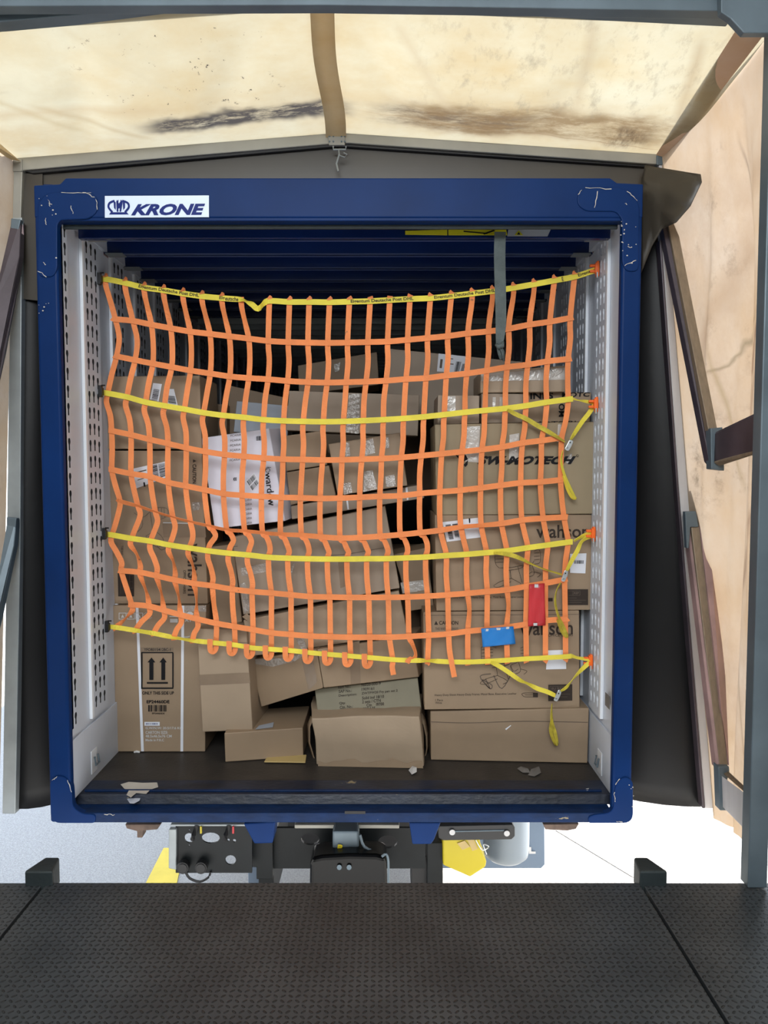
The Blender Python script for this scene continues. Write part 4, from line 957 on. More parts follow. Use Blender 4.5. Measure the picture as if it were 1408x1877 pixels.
text(c, tx, None, 'ink_brown', .015)

# tilted box with its corner towards us
Fp = at(580, 1190, .52); Fb = at(592, 1261, .52); Lt = at(459, 1209, .66); Lb = at(479, 1296, .66); Rt = at(755, 1166, .60); Rb = at(768, 1241, .60)
u3 = (Lt-Fp); back_r = (Rt-Fp)
cs = [Lt, Fp, Fb, Lb, Lt+Vector((.06,.24,.02)), Fp+Vector((.10,.30,.02)), Fb+Vector((.10,.30,.02)), Lb+Vector((.06,.24,.02))]
# right half of the load behind the corner is its own box
c = carton('tilted cardboard box with brown tape and loose clear film, lower middle', None, 0, 0, K, corners=cs, seed=14)
decal(c, 'tape_strip', [(553,1208),(573,1204),(585,1262),(566,1268)], M['tape']); decal(c, 'clear_film', [(462,1208),(520,1206),(566,1196),(540,1212),(500,1222),(464,1216)], M['tape_clear'])
cs = [Fp+Vector((.004,0,0)), Rt, Rb, Fb+Vector((.004,0,0)), Fp+Vector((.114,.28,.01)), Rt+Vector((.06,.2,.01)), Rb+Vector((.06,.2,.01)), Fb+Vector((.114,.28,.01))]
c = carton('cardboard box with a vertical brown tape, squeezed above the box of printed item lines', None, 0, 0, K, corners=cs, seed=15)
decal(c, 'tape_strip', [(641,1178),(659,1175),(661,1252),(643,1254)], M['tape'])

c = carton('long tilted cardboard box below the middle of the net, its end torn at the left', [(446,1137),(731,1083),(748,1163),(459,1203)], [.55,.55,.56,.56], .30, PK, seed=16)
decal(c, 'clear_film', [(543,1172),(556,1169),(566,1195),(556,1198)], M['tape_clear'])
decal(c, 'white_film', [(636,1184),(646,1179),(680,1172),(700,1167),(690,1176)], M['tape_pale']) if False else None
bm = BM(); ribbon(bm, [at(448,1134,.545), at(452,1130,.54), at(460,1136,.54), at(464,1146,.54)], .03, .002); obj('torn_corner', bm, CB[0], c.o)
c = carton('large tilted cardboard box behind the third yellow strap, middle', [(425,985),(706,928),(733,1078),(446,1127)], [.58,.56,.54,.56], .36, GK, seed=17)
lines(c, [[(606,1018),(640,1015),(704,1004)], [(427,1002),(436,1001)]], .0025, 'ink_faint', .0016, 'flap_edge')
decal(c, 'glossy_tape_piece', [(441,1041),(498,1030),(500,1046),(443,1056)], M['tape_clear']); decal(c, 'glossy_tape_piece', [(529,1052),(536,1036),(542,1030),(532,1066)], M['tape_clear'])
decal(c, 'glossy_tape_piece', [(620,1030),(636,1026),(636,1074),(624,1078)], M['tape']); decal(c, 'edge_tape', [(440,1070),(450,1068),(458,1118),(448,1124)], M['tape_clear'])
c = carton('narrow upright cardboard box in the gap right of the far left stack', [(383,1003),(428,997),(444,1140),(392,1150)], [.70,.70,.68,.68], .30, K, seed=18)
c = carton('upright cardboard box with a horizontal brown tape, beside the box with up arrows', [(361,1152),(452,1154),(463,1338),(371,1342)], [.52,.52,.52,.52], .34, PK, seed=19, back=[(.03,.34,0)]*4)
decal(c, 'tape_strip', [(365,1237),(457,1233),(459,1252),(366,1256)], M['tape'])
lines(c, [[(362,1180),(455,1178)]], .002, 'ink_faint', .001, 'crease')
c = carton('low cardboard box on the floor under the upright taped box', [(411,1344),(555,1334),(556,1387),(413,1397)], .56, .36, K, seed=20, floor=True)
zt = (c.c[0]+c.c[1])/2
bm = BM(); prism(bm, [atz(475,1330,zt.z+.003), atz(502,1324,zt.z+.005), atz(500,1333,zt.z+.004), atz(468,1337,zt.z+.003)], (0,0,.0006)); obj('shipping_label', bm, M['greywhite'], c.o)
bm = BM(); q = [atz(484,1398,ZF+.004), atz(560,1399,ZF+.004), atz(562,1385,ZF+.006), atz(490,1388,ZF+.006)]
prism(bm, q, (0,0,.006)); o = obj('padded_envelope', bm, M['envelope'], None, bevel=.003); tag(o, 'flat yellow padded envelope on the floor under the low box', 'envelope')

# ---- middle upper
c = carton('white cardboard box with sideways wardow logo and barcodes, leaning in the middle', [(369,803),(493,785),(523,955),(393,969)], [.60,.60,.54,.54], .16, M['white_card'], seed=21, back=[(.035,.16,.01)]*4)
text(c, 'wardow', [(497,866),(506,926),(492,928),(486,867)], 'ink', .01)
lines(c, [[(488,861),(492,858),(495,862),(491,866),(487,863),(489,857),(497,857)]], .0022, 'ink')
barcode(c, [(470,800),(480,799),(481,807),(470,808)])
label_(c, [(450,882),(466,866),(477,884),(462,902)], bars=((.1,.9,.1,.5,True),(.1,.9,.6,.95,True)))
tx = []
for k in range(6): tl('FCARIA', 423-.3*k, 442-.3*k, 797+k*9.0, -.12, 4)
for k in range(6): tl('FCARIA', 447, 462, 915+k*8.5, -.12, 4)
text(c, tx, None, 'ink_faint', 0)
text(c, 'MORE', [(428,875),(434,875),(434,881),(428,882)], 'ink')
c = carton('flat pale grey box behind the white logo box', [(434,735),(531,744),(527,800),(428,792)], .84, .2, M['greywhite'], seed=22)
c = carton('cardboard box with clear tape above the middle gap, behind the second yellow strap', [(530,716),(769,724),(766,799),(524,789)], .74, .24, GK, seed=23)
decal(c, 'glossy_tape_piece', [(640,722),(660,722),(657,795),(634,793)], M['tape_clear'])
c = carton('cardboard box with many shiny tape pieces, right of the middle', [(602,814),(733,793),(747,890),(619,908)], [.58,.58,.54,.54], .30, K, seed=24)
for q in ([(632,812),(640,811),(642,836),(634,837)], [(668,808),(684,804),(688,830),(670,836)], [(706,802),(712,801),(714,822),(705,822)], [(629,886),(643,884),(646,903),(631,907)], [(668,864),(683,862),(692,896),(666,902)], [(706,873),(723,870),(726,891),(708,893)]):
    decal(c, 'shiny_tape_piece', q, M['tape_clear'])
c = carton('cardboard box behind the white logo box, its upper flap tilted', [(522,799),(587,790),(600,852),(525,864)], .66, .26, K, seed=25)
c = carton('cardboard box wedged below the tilted flap box, middle', [(525,866),(603,853),(616,908),(533,926)], .64, .26, K, seed=26)
c = carton('long low cardboard box with white strapping under the shiny-taped box', [(533,928),(774,888),(778,913),(535,952)], [.60,.60,.59,.59], .30, GK, seed=27)
decal(c, 'strapping_band', [(634,910),(637,909),(640,934),(637,934)], M['paper']); decal(c, 'strapping_band', [(743,894),(747,893),(749,916),(746,917)], M['paper'])
c = carton('small tilted cardboard box with crinkled clear tape in the gap left of the right stack', [(722,1016),(781,1004),(796,1113),(752,1120)], [.70,.70,.66,.66], .25, K, seed=28)
decal(c, 'crinkled_tape', [(734,1068),(785,1062),(788,1080),(738,1088)], M['tape_pale'])
# ---- back rows
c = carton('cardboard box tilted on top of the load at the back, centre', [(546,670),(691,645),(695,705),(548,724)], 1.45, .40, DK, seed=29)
decal(c, 'glossy_tape_piece', [(612,668),(624,664),(622,680),(614,682)], M['tape_clear'])
c = carton('big cardboard box at the back right with a white address label', [(714,639),(958,663),(958,770),(705,765)], 1.05, .45, GK, seed=30)
label_(c, [(804,648),(860,654),(851,684),(801,681)], bars=((.62,.80,.35,.95,True),(.85,.95,.45,.9,True)), txt=((.08,.16,.3,.8),(.3,.5,.2,.25),(.3,.55,.5,.55)), label='white address label with barcodes')
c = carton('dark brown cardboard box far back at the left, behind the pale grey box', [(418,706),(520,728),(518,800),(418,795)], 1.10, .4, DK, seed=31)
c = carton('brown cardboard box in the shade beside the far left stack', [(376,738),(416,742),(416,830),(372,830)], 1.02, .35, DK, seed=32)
c = carton('added cardboard box darkening the deep gap behind the middle stacks', [(560,730),(800,730),(800,900),(560,900)], 1.92, .5, DK, seed=33)  # unseen filler boxes from here on, added to keep the gaps dark
c = carton('added cardboard box darkening the gap behind the lower boxes', [(440,830),(640,830),(640,1180),(440,1180)], 1.12, .4, DK, seed=34)
c = carton('added cardboard box darkening the space behind the right stack', [(700,1010),(900,1010),(900,1240),(700,1240)], 1.0, .4, DK, seed=35)
# ================================================================== CARGO NET
net = thing('cargo_net', 'orange webbing cargo net with yellow straps hung across the container opening', 'cargo net', (-.19, .44, 1.2))
def ny(px, d=0):
    t = (px-185)/(1090-185); return .478*(1-t)+.41*t - .02*math.sin(math.pi*min(1, max(0, t))) + d
XV = None
NODES = {
'Y1': [(193,511.5),(229,518.5),(264,527),(299.5,532),(335,538),(370,543),(406.5,546.5),(442,550.5),(494,552.5),(531,553.5),(567,553.5),(604.5,554),(641,553),(679,552),(715,550),(752,548),(789.5,546.5),(828,542.5),(866,538),(903.5,533.5),(942,527.5),(979.5,521),(1017,514),(1054,507)],
'H1': [(211.5,585),(243.5,588),(277.6,595),(313,601.5),(348.6,607.8),(385,612),(420.4,616.4),(456,620.6),(491.8,625),(528.4,627),(564.6,628),(600.9,628.5),(637,628),(674.4,627),(710.6,626),(747.3,622.8),(783.7,619.6),(820.8,616),(858,611),(895.6,607.4),(932.7,602.5),(971,595),(1008,589.7),(1045.4,582.7)],
'H2': [(213.7,653),(247.8,660),(280.4,666.5),(315,672.8),(349.4,679.2),(385.6,684.6),(421.4,690),(456.2,693),(491.6,695.2),(527.4,698.4),(564.7,700.5),(599.8,701.2),(635,700.5),(671.2,699.5),(708,697.8),(744.3,694.8),(781,693),(818.3,688.4),(855.6,684.6),(892.4,679.2),(929.7,672.8),(967.4,668.6),(1003.7,662.2),(1041.6,658)],
'Y2': [(197.7,721),(232.9,727.7),(267,737.3),(301.7,743.7),(338.3,750),(373.5,756.5),(409.7,761.4),(447,765),(483.3,769.3),(520,771.4),(556,772.4),(593,773),(629.6,772.4),(666.3,771),(703,769.3),(740,767),(777,764),(814.4,760),(852.4,755.8),(889.2,752.2),(926.5,748.6),(964.2,743.7),(1002.2,737.3),(1041.6,732)],
'H3': [(204.7,789.5),(240.3,797),(274.4,805.5),(308,813),(341.5,821),(376.7,827.8),(411.8,833.2),(447,836.4),(483.7,839.6),(518.8,841.7),(555,842.3),(591.7,843.2),(627,842.8),(663.3,841.7),(699.5,840.6),(735.8,838.5),(772.4,835.3),(809.7,831.7),(847,827.9),(883.7,824),(920.5,819.3),(957.8,811.9),(993,807.6),(1029.9,802.3)],
'H4': [(205.2,860.9),(240.3,868.3),(275.5,873.7),(308.5,884.3),(340.5,890.7),(375,897.7),(409.7,905),(443.8,907.8),(479.4,909.9),(515.6,911.6),(550.8,912.4),(587,913.7),(623.2,913),(659.5,911.6),(696.3,909.9),(733,908.8),(769.3,904.6),(806.5,901.4),(843.8,898.6),(881.1,894.3),(917.8,889.6),(954.6,885),(990.9,883.3),(1027.8,879.6)],
'H5': [(220,918.8),(253,927.7),(285,938.4),(317,948),(349,956.5),(383,964),(416,971.4),(449,973.5),(481.5,976.7),(514.6,979.5),(553,981),(588,984),(623.7,986.3),(660.5,985.2),(697.4,983),(734,980),(770.7,976.3),(807.6,972),(844.9,966),(882.2,962.9),(919.5,959.7),(956.8,953.3),(995.8,950),(1034,948)],
'Y3': [(205,980.5),(241.4,987),(276,992),(311,999),(346.9,1004.4),(382,1009.7),(419.3,1014),(454.5,1017.2),(492.2,1021.5),(527.4,1023.2),(563.6,1024.2),(600.2,1024.7),(636,1024.7),(672.3,1024.2),(708.5,1024),(744.3,1022.5),(780.5,1021),(818.3,1018.3),(855.6,1016),(891.8,1013),(929,1009.7),(967.4,1004),(1004.3,999),(1041.6,993.8)],
'H6': [(222.2,1046),(256.3,1049),(287.2,1055.5),(320.2,1063),(355.4,1069.4),(389.5,1073.7),(425.7,1080),(462,1084.3),(497.5,1087),(533.3,1090.3),(568.9,1093.5),(604.5,1094.3),(640.7,1095),(676,1095),(711.7,1095),(747.3,1094.3),(783.7,1092.8),(820.8,1090.3),(857.3,1087.5),(893.3,1084.3),(929.7,1081),(965.3,1074.7),(1000,1069),(1035.2,1062)],
'H7': [(241.4,1108.4),(273.3,1111),(300.4,1118.6),(331.3,1127),(361.8,1134.6),(397,1142.7),(430,1148.4),(464,1154.2),(497.5,1160),(533.8,1163),(569.6,1166),(605.8,1167.2),(641.4,1168),(678,1168),(713.8,1168),(750,1166.5),(785.9,1164.4),(822.5,1161.9),(857.7,1157),(892.8,1153.8),(929,1149.5),(964.2,1144.2),(1000,1137.5),(1036.3,1135)],
'Y4': [(212.6,1150),(248,1155.5),(281.9,1161),(319,1168.5),(353,1174),(395,1178.5),(430,1182),(462,1187.5),(496.5,1190),(533,1192.5),(569,1196.4),(605,1199.6),(642,1202.5),(678,1205.3),(720,1209),(757,1210.5),(784,1211),(822,1213),(857.7,1213.4),(894,1212),(930,1210),(965,1207.5),(1000,1205.7),(1037,1203.6)],
}
ENDS = {'Y1': ((183,513),(1094,494)), 'Y2': ((184,719),(1050.5,731)), 'Y3': ((191,979),(1050,993.3)), 'Y4': ((197,1148.5),(1048,1202.5)),
        'H1': ((205,582.5),(1051,581.5)), 'H2': ((208.5,651.5),(1048,657)), 'H3': ((199,788.5),(1033,802)), 'H4': ((199,860),(1031.5,879)), 'H5': ((215.8,916),(1041,948)), 'H6': ((217,1045.3),(1040,1061)), 'H7': ((235,1108),(1041.5,1134))}
def n3(x, y, d=0): return at(x, y, ny(x, d))
# horizontal straps
for key in ('H1','H2','H3','H4','H5','H6','H7'):
    P = [ENDS[key][0]]+NODES[key]+[ENDS[key][1]]
    pts = catmull(P, 3); n = len(pts); tw = [0.0]*n
    if key == 'H5': tw = [-1.0*math.exp(-((x-300)/110)**2)-.75*math.exp(-((x-480)/110)**2)+.9*math.exp(-((x-870)/55)**2) for x, y in pts]
    if key == 'H7': tw = [.35*math.exp(-((x-290)/60)**2) for x, y in pts]
    bm = BM(); ribbon(bm, [n3(x, y, -.004) for x, y in pts], .0272, .0018, tw)
    obj('horizontal_strap', bm, M['orange'], net)
# yellow straps
def map_text_along(pts2, txt, s0, s1, h, dy, bold=.015):
    """pts2: centre line in pixels; s0..s1 pixel x range of the words"""
    def fn(u, v):
        x = s0+(s1-s0)*u
        for a, b_ in zip(pts2, pts2[1:]):
            if a[0] <= x <= b_[0]:
                t = (x-a[0])/(b_[0]-a[0]); y = a[1]+(b_[1]-a[1])*t; sl = (b_[1]-a[1])/(b_[0]-a[0]); break
        else: y = pts2[0][1]; sl = 0
        return n3(x+sl*(v-.5)*h, y-(v-.5)*h, dy)
    bm = BM(); text_bm(bm, txt, fn, bold); return bm
Yk = {}
for key in ('Y1','Y2','Y3','Y4'):
    nd = NODES[key]
    if key == 'Y1': nd = [p for p in nd if not (440 < p[0] < 495)]+[]; 
    P = [ENDS[key][0]]+nd+[ENDS[key][1]]
    if key == 'Y1':
        # the slack twist between two loops
        P = sorted([p for p in P if p[0] < 430])+[(440,549),(451,552),(462,558),(473,566),(484,556),(494,551.5)]+sorted([p for p in P if p[0] > 500])
        pts = catmull(P, 4)
        tw = [(1.15*math.exp(-((x-450)/9)**2)-1.15*math.exp(-((x-480)/7)**2)) for x, y in pts]
        dd = [-.006-.02*math.exp(-((x-470)/14)**2) for x, y in pts]
    else:
        pts = catmull(P, 4); tw = [0]*len(pts); dd = [-.006]*len(pts)
        if key == 'Y4': tw = [1.35*math.exp(-((x-335)/28)**2)+1.3*math.exp(-((x-785)/16)**2)+(.5*math.sin(x*.09) if x < 300 else 0) for x, y in pts]
    Yk[key] = pts
    bm = BM(); ribbon(bm, [n3(x, y, d_) for (x, y), d_ in zip(pts, dd)], .0265 if key != 'Y4' else .0235, .0022, tw)
    o = obj('tension_strap', bm, M['yellow'], net)
    if key == 'Y1':
        o['label'] = 'yellow strap with printed owner text'
        for (t, a, b_) in (('Eigentum Deutsche Post DHL', 254, 365), ('Eig', 402, 412), ('eutsche', 413, 437), ('Eigentum Deutsche Post DHL', 643, 758), ('Eigentum Deutsche Post DHL', 796, 908), ('E', 1030, 1033), ('Eigentum', 1060, 1094)):
            obj('strap_lettering', map_text_along(pts, t, a, b_, 7.6, -.009, .02), M['ink_brown'], o)
random.seed(11)
# vertical straps
rows = ['Y1','H1','H2','Y2','H3','H4','H5','Y3','H6','H7','Y4']
for i in range(24):
    P = []   # (px, py, depth offset, twist)
    for r, key in enumerate(rows):
        x, y = NODES[key][i]
        tw0 = 0
        P.append((x, y-6 if key == 'Y1' else y, .001, 0.0))
        if r == len(rows)-1: break
        x2, y2 = NODES[rows[r+1]][i]; mx, my = (x+x2)/2, (y+y2)/2
        if key == 'Y1':
            if i < 8: P.append((x+1, y+12, .0, .5)); P.append((mx-1, my, .01, .75 if i != 0 else .6))
            elif i in (18,19,20,21): P.append((x-1, y+16, .0, .4 if i > 18 else .2)); P.append((x2+2, y2-22, .0, -.2))
        elif key == 'H1':
            P.append((mx+(6 if i < 2 else 2), my, .006, 0.15*random.uniform(-1, 1)))
        elif key == 'H2':
            P.append((mx+random.uniform(-1, 1)-1, my, .004, .35 if i in (1,2,3,9,18,19) else .12))
        elif key == 'Y2':
            P.append((x-2.5 if i < 7 else x-1, y+16, .004, .3 if i in (1,2,3,5) else 0)); P.append((mx+1, my+6, .0, .55 if i == 3 else .1))
        elif key == 'H3':
            P.append((mx+random.uniform(-1.5, 1), my, .005, .12))
        elif key == 'H4':
            P.append((mx-1, my, .004, 0.1))
        elif key == 'H5':
            if i == 0: P.append((x-2, y+18, .01, 0)); P.append((x2+5, y2-14, .0, 0))
            elif i < 5: P.append((x+4, y+17, .0, .1)); P.append((x2+6, y2-16, -.003, 0))
            elif i < 17:
                k = 12 if i > 4 else 9
                P.append((x+k*.55, y+7, .0, .5)); P.append((x+k, y+19, -.012, 0)); P.append((x2+ (3 if i > 4 else 6), y2-12, -.006, 0))
            else: P.append((mx, my, .004, .1))
        elif key == 'Y3':
            if i in (1, 3, 4): P.append((x-2, y+12, 0, .5)); P.append((mx+2, my-2, 0, 1.45)); P.append((x2+1, y2-12, 0, .7))
            elif i < 8: P.append((x-1, y+14, .0, .2)); P.append((mx+1, my, .0, .55 if i > 3 else .3)); P.append((x2+1, y2-14, 0, .2))
            else: P.append((mx-1.5, my, .004, .08))
        elif key == 'H6':
            if 1 <= i <= 4: P.append((x+3, y+12, 0, .9)); P.append((mx+2, my, 0, 1.5)); P.append((x2-2, y2-14, 0, .9))
            elif i in (5, 6): P.append((mx-1, my, 0, .85 if i == 5 else .4))
            elif i == 18 or i == 20: P.append((mx+3, my-4, 0, .6))
            else: P.append((mx, my, .003, .1))
        elif key == 'H7':
            if i == 0: P.append((x+1, y+11, 0, .3)); P.append((x-10, y+24, .01, 1.4))
            elif i < 5: P.append((x+1, y+14, 0, .45)); P.append((mx-1, my+6, -.01, .2))
            elif i == 15: P.append((x+6, y+14, 0, .8)); P.append((762, 1198, -.01, 1.0))
    # tails and loops at the bottom strap
    x, y = NODES['Y4'][i]
    if i == 17:
        P = [q for q in P if q[1] < 1165]; P += [(824, 1190, -.012, 0), (828, 1215, -.014, 0), (833, 1241, -.012, 0)]
    elif i == 14: P += [(719, 1222, .0, 0), (721.5, 1237, 0, 0)]
    elif 5 <= i <= 13:
        P[-1] = (x+1, y, .008, 0)
        P += [(x+1, y+9, .008, .0), (x-3, y+15.5, .0, .0), (x-8, y+15, -.010, .0), (x-10, y+8, -.014, 0), (x-10, y-7, -.014, 0)]
    elif i == 15: P += [(752, 1207, -.012, .5), (746, 1215, -.012, .2)]
    else: P += [(x, y+5, .004, 0)]
    pts = catmull(P, 4)
    # cap twist so the strap never goes perfectly edge-on
    bm = BM(); ribbon(bm, [n3(px_, py_, d_) for px_, py_, d_, t in pts], .0262, .0018, [t for *_, t in pts])
    o = obj('vertical_strap', bm, M['orange'], net)
# wrap-around stitched loops over the top strap
bm = BM()
for i in range(24):
    x, y = NODES['Y1'][i]
    if i in (7,): continue
    bm2 = BM(); ribbon(bm2, [n3(x, y-6.6, 0), n3(x, y-6.9, -.004), n3(x, y-6.0, -.0095), n3(x+.3, y-4.2, -.010)], .0262, .0015)
    obj('strap_loop', bm2, M['orange_dirty'] if i < 8 else M['orange'], net)
bm.free()
# left hooks
for (x, y) in ((180,512),(182,718),(189,979),(194,1149)):
    p = atx(x, y, WL+.016); bm = BM()
    box(bm, WL+.014, WL+.030, p.y-.012, p.y+.012, p.z-.026, p.z+.030); box(bm, WL+.030, WL+.036, p.y-.020, p.y+.008, p.z-.018, p.z+.018)
    tube(bm, [p+Vector((.01,0,.03)), p+Vector((.03,-.004,.03))], .004, 6)
    obj('wall_hook', bm, M['black'], net, bevel=.002)
# right plastic hooks
RH = []
for (x, y) in ((1097,493),(1095,741),(1090,978),(1085,1211)):
    p = atx(x, y, WR-.018); RH.append(p); bm = BM()
    box(bm, WR-.036, WR-.016, p.y-.016, p.y+.010, p.z-.022, p.z+.026); box(bm, WR-.060, WR-.036, p.y-.012, p.y+.004, p.z-.018, p.z-.006); box(bm, WR-.060, WR-.036, p.y-.012, p.y+.004, p.z+.008, p.z+.020)
    box(bm, WR-.030, WR-.018, p.y-.018, p.y+.006, p.z-.038, p.z+.034)
    obj('plastic_hook', bm, M['orange_plastic'], net, bevel=.003)
    bm = BM(); tube(bm, [p+Vector((-.01,-.02,-.02)), p+Vector((-.01,-.02,-.045))], .004, 6); obj('hook_pin', bm, M['steel'], net)
# strap tails on the right: (points, twists)
def tail(pp, tw, wd=.022, m='yellow_dirty', dd=-.014, name='strap_tail'):
    a = catmull([(x, y, t, d) for (x, y), t, d in zip(pp, tw, dd if isinstance(dd, list) else [dd]*len(pp))], 5)
    bm = BM(); ribbon(bm, [n3(x, y, d) for x, y, t, d in a], wd, .002, [t for x, y, t, d in a]); obj(name, bm, M[m], net)
tail([(930,751),(945,759),(965,768),(985,780),(1003,790),(1020,800),(1036,810)], [.9,.2,.1,.1,.2,.7,1.2])
tail([(1092,738),(1080,757),(1068,772),(1056,790),(1046,806)], [.2,0,.2,.4,1.0], m='yellow')
tail([(1051,731),(1062,734),(1075,736),(1092,739)], [.9,1.2,.6,.2], m='yellow', wd=.018)
tail([(1032,826),(1029,845),(1034,868),(1043,890),(1053,910),(1056,914),(1049,912),(1040,896),(1033,872)], [1.2,.9,.7,.6,.8,1.0,1.0,1.1,1.2], wd=.018, m='yellow')
tail([(905,1013),(935,1017),(955,1024),(975,1034),(1000,1044),(1030,1053)], [1.2,.4,.7,1.3,1.4,1.3])
tail([(1090,978),(1075,980),(1062,986),(1052,992)], [.1,.3,.8,1.0], m='yellow')
tail([(1088,981),(1068,991),(1058,1010),(1048,1028),(1039,1046)], [.2,.7,.1,.2,.7], m='yellow')
tail([(1028,1068),(1020,1084),(1018,1105),(1024,1130),(1033,1150),(1040,1168),(1030,1158),(1022,1136)], [1.0,1.1,.9,.9,.5,.8,1.1,1.2], wd=.020)
tail([(900,1214),(915,1221),(935,1234),(952,1246),(965,1252),(985,1262),(1003,1268),(1018,1275)], [1.0,.3,.1,.7,1.3,.3,.1,.8], m='yellow')
tail([(1085,1211),(1072,1222),(1060,1234),(1048,1248),(1038,1260),(1028,1267)], [.1,.1,.6,1.1,.6,.9], m='yellow')
tail([(1048,1202),(1060,1206),(1082,1209)], [.7,1.1,.6], m='yellow', wd=.02)
tail([(1012,1290),(1011,1305),(1012,1325),(1018,1345),(1022,1366),(1016,1360),(1010,1340),(1012,1318)], [1.2,1.0,.6,.5,1.0,1.0,.8,1.2], wd=.020)
# cam buckles
for (x, y, a) in ((1043,816,-.45), (1035,1056,-.3), (1022,1276,-.4)):
    p = n3(x, y, -.02); bm = BM(); c_, s_ = math.cos(a), math.sin(a)
    R = lambda u, v: p+Vector((u*c_-v*s_, 0, u*s_+v*c_))
    pts = [R(u, v) for u, v in rounded([(-.010,-.027),(.010,-.027),(.012,.0),(.009,.027),(-.008,.027)], .008)]
    prism(bm, pts, (0,.003,0)); prism(bm, [q+Vector((.006,.016,0)) for q in pts], (0,.003,0)); tube(bm, [R(0,.012), R(0,.012)+Vector((0,.02,0))], .004, 8); tube(bm, [R(0,-.014), R(0,-.014)+Vector((0,.02,0))], .004, 8)
    b_ = obj('cam_buckle', bm, M['steel'], net, bevel=.001)
    bm = BM(); q = R(0,.014)+Vector((0,-.001,0)); tube(bm, [q, q+Vector((0,.001,0))], .0035, 8); obj('rivet_hole', bm, M['black'], b_)
# patches hung on the net
def patch(name, q, m, label, d=-.012):
    bm = BM(); nn = 8; fnq = lambda u, v: lerp2(q, u, v); V_ = []
    for i in range(nn+1):
        V_.append([bm.verts.new(n3(*fnq(i/nn, j/nn), d-.003*math.sin(i*1.3+j*.9))) for j in range(nn+1)])
    for i in range(nn):
        for j in range(nn): bm.faces.new((V_[i][j], V_[i+1][j], V_[i+1][j+1], V_[i][j+1]))
    o = obj(name, bm, M[m], net, smooth=True); o['label'] = label
    md = o.modifiers.new('s','SOLIDIFY'); md.thickness = .0025
    return o
o = patch('repair_patch', [(882,1152),(941,1148),(945,1180),(885,1186)], 'patch_blue', 'blue rectangular patch on the lowest orange strap')
st = [[(889,1153),(896,1153),(895,1157),(890,1157)], [(910,1151),(918,1151),(917,1155),(911,1155)], [(927,1149),(934,1149),(933,1153),(928,1153)]]
for q in st:
    bm = BM(); prism(bm, [n3(x, y, -.0165) for x, y in q], (0,.001,0)); obj('stitching', bm, M['ink_white'], o)
o = patch('repair_patch', [(970,1071),(998,1069),(1000,1146),(968,1148)], 'red', 'red upright patch between two orange straps')
bm = BM(); prism(bm, [n3(x, y, -.0165) for x, y in ((980,1071),(987,1071),(987,1077),(980,1077))], (0,.001,0)); prism(bm, [n3(x, y, -.0165) for x, y in ((978,1142),(985,1142),(985,1147),(978,1147))], (0,.001,0)); obj('stitching', bm, M['ink_white'], o)
# ================================================================== PULL STRAP
ps = BM(); Yp_ = .14
q = [(917,425),(916,470),(917,520),(918,560),(918,600),(916,625),(915,640)]
ww = [.050,.050,.0495,.048,.045,.034,.020]
pts = catmull([(x, y, w_) for (x, y), w_ in zip(q, ww)], 4)
ribbon(ps, [at(x, y, Yp_+.004*math.sin(k*.6)) for k, (x, y, w_) in enumerate(pts)], [w_ for *_, w_ in pts], .003)
o = obj('pull_strap', ps, M['strap_grey'], None); tag(o, 'grey webbing pull strap with a knotted end hanging from the container top', 'strap')
bm = BM()
tube(bm, [at(910,632,Yp_), at(914,636,Yp_-.014), at(921,634,Yp_-.012), at(922,628,Yp_), at(914,630,Yp_+.01)], [.008,.010,.010,.008,.006], 8)
ribbon(bm, [at(914,634,Yp_), at(918,648,Yp_), at(921,658,Yp_)], [.022,.026,.022], .003); ribbon(bm, [at(917,636,Yp_-.006), at(922,645,Yp_-.01), at(924,662,Yp_)], [.014,.018,.010], .003, [0,.6,.2])
obj('knot', bm, M['strap_grey'], o, smooth=True)
# ================================================================== CHASSIS below the container
ch = thing('truck_chassis', 'black truck chassis and rear equipment under the container', 'chassis', (-.1, .6, -.4))
def cp_(name, q, Y, dep, m='chassis', bev=.004): 
    return pxbar(name, q, Y, dep, M[m], ch, bev)
def hole(cx, cy, r, Y, rx=1.0, n=14, m='asphalt'):
    pass
# light board with punched holes (real openings, boolean-free: built from a grid of plates around them)
def plate_with_holes(name, x0, x1, y0, y1, holes, Y, dep, m):
    me_bm = BM(); prism(me_bm, [at(x0,y0,Y), at(x1,y0,Y), at(x1,y1,Y), at(x0,y1,Y)], (0, dep, 0))
    o = obj(name, me_bm, M[m], ch)
    for (cx, cy, rx, ry) in holes:
        hb_ = BM(); prism(hb_, [at(cx+rx*math.cos(t*math.pi/8), cy+ry*math.sin(t*math.pi/8), Y-.05) for t in range(16)], (0, dep+.1, 0))
        h = obj('cutter', hb_, M[m]); md = o.modifiers.new('c','BOOLEAN'); md.object = h; md.operation = 'DIFFERENCE'; md.solver = 'EXACT'
        bpy.context.view_layer.update(); dg = bpy.context.evaluated_depsgraph_get()
        nm = bpy.data.meshes.new_from_object(o.evaluated_get(dg)); o.modifiers.clear(); o.data = nm
        bpy.data.objects.remove(h)
    return o
plate_with_holes('light_board', 322, 462, 1512, 1600, [(342,1545,9,9),(382,1545,17,10),(419,1586,10,9),(342,1531,1.5,1.5),(342,1559,1.5,1.5),(415,1549,2.5,2.5),(426,1550,3,3)], .42, .01, 'chassis')
cp_('board_edge', [(309,1520),(323,1520),(323,1595),(309,1592)], .40, .03, 'galv')
cp_('board_top', [(312,1511),(460,1511),(460,1515),(312,1515)], .38, .06, 'galv')
for x in (338, 371):
    bm = BM(); p = at(x, 1585, .40); tube(bm, [p, p+Vector((0,-.035,0))], .030, 16); tube(bm, [p+Vector((0,-.035,0)), p+Vector((0,-.04,0))], .024, 16); obj('rear_lamp', bm, M['black'], ch, bevel=.003)
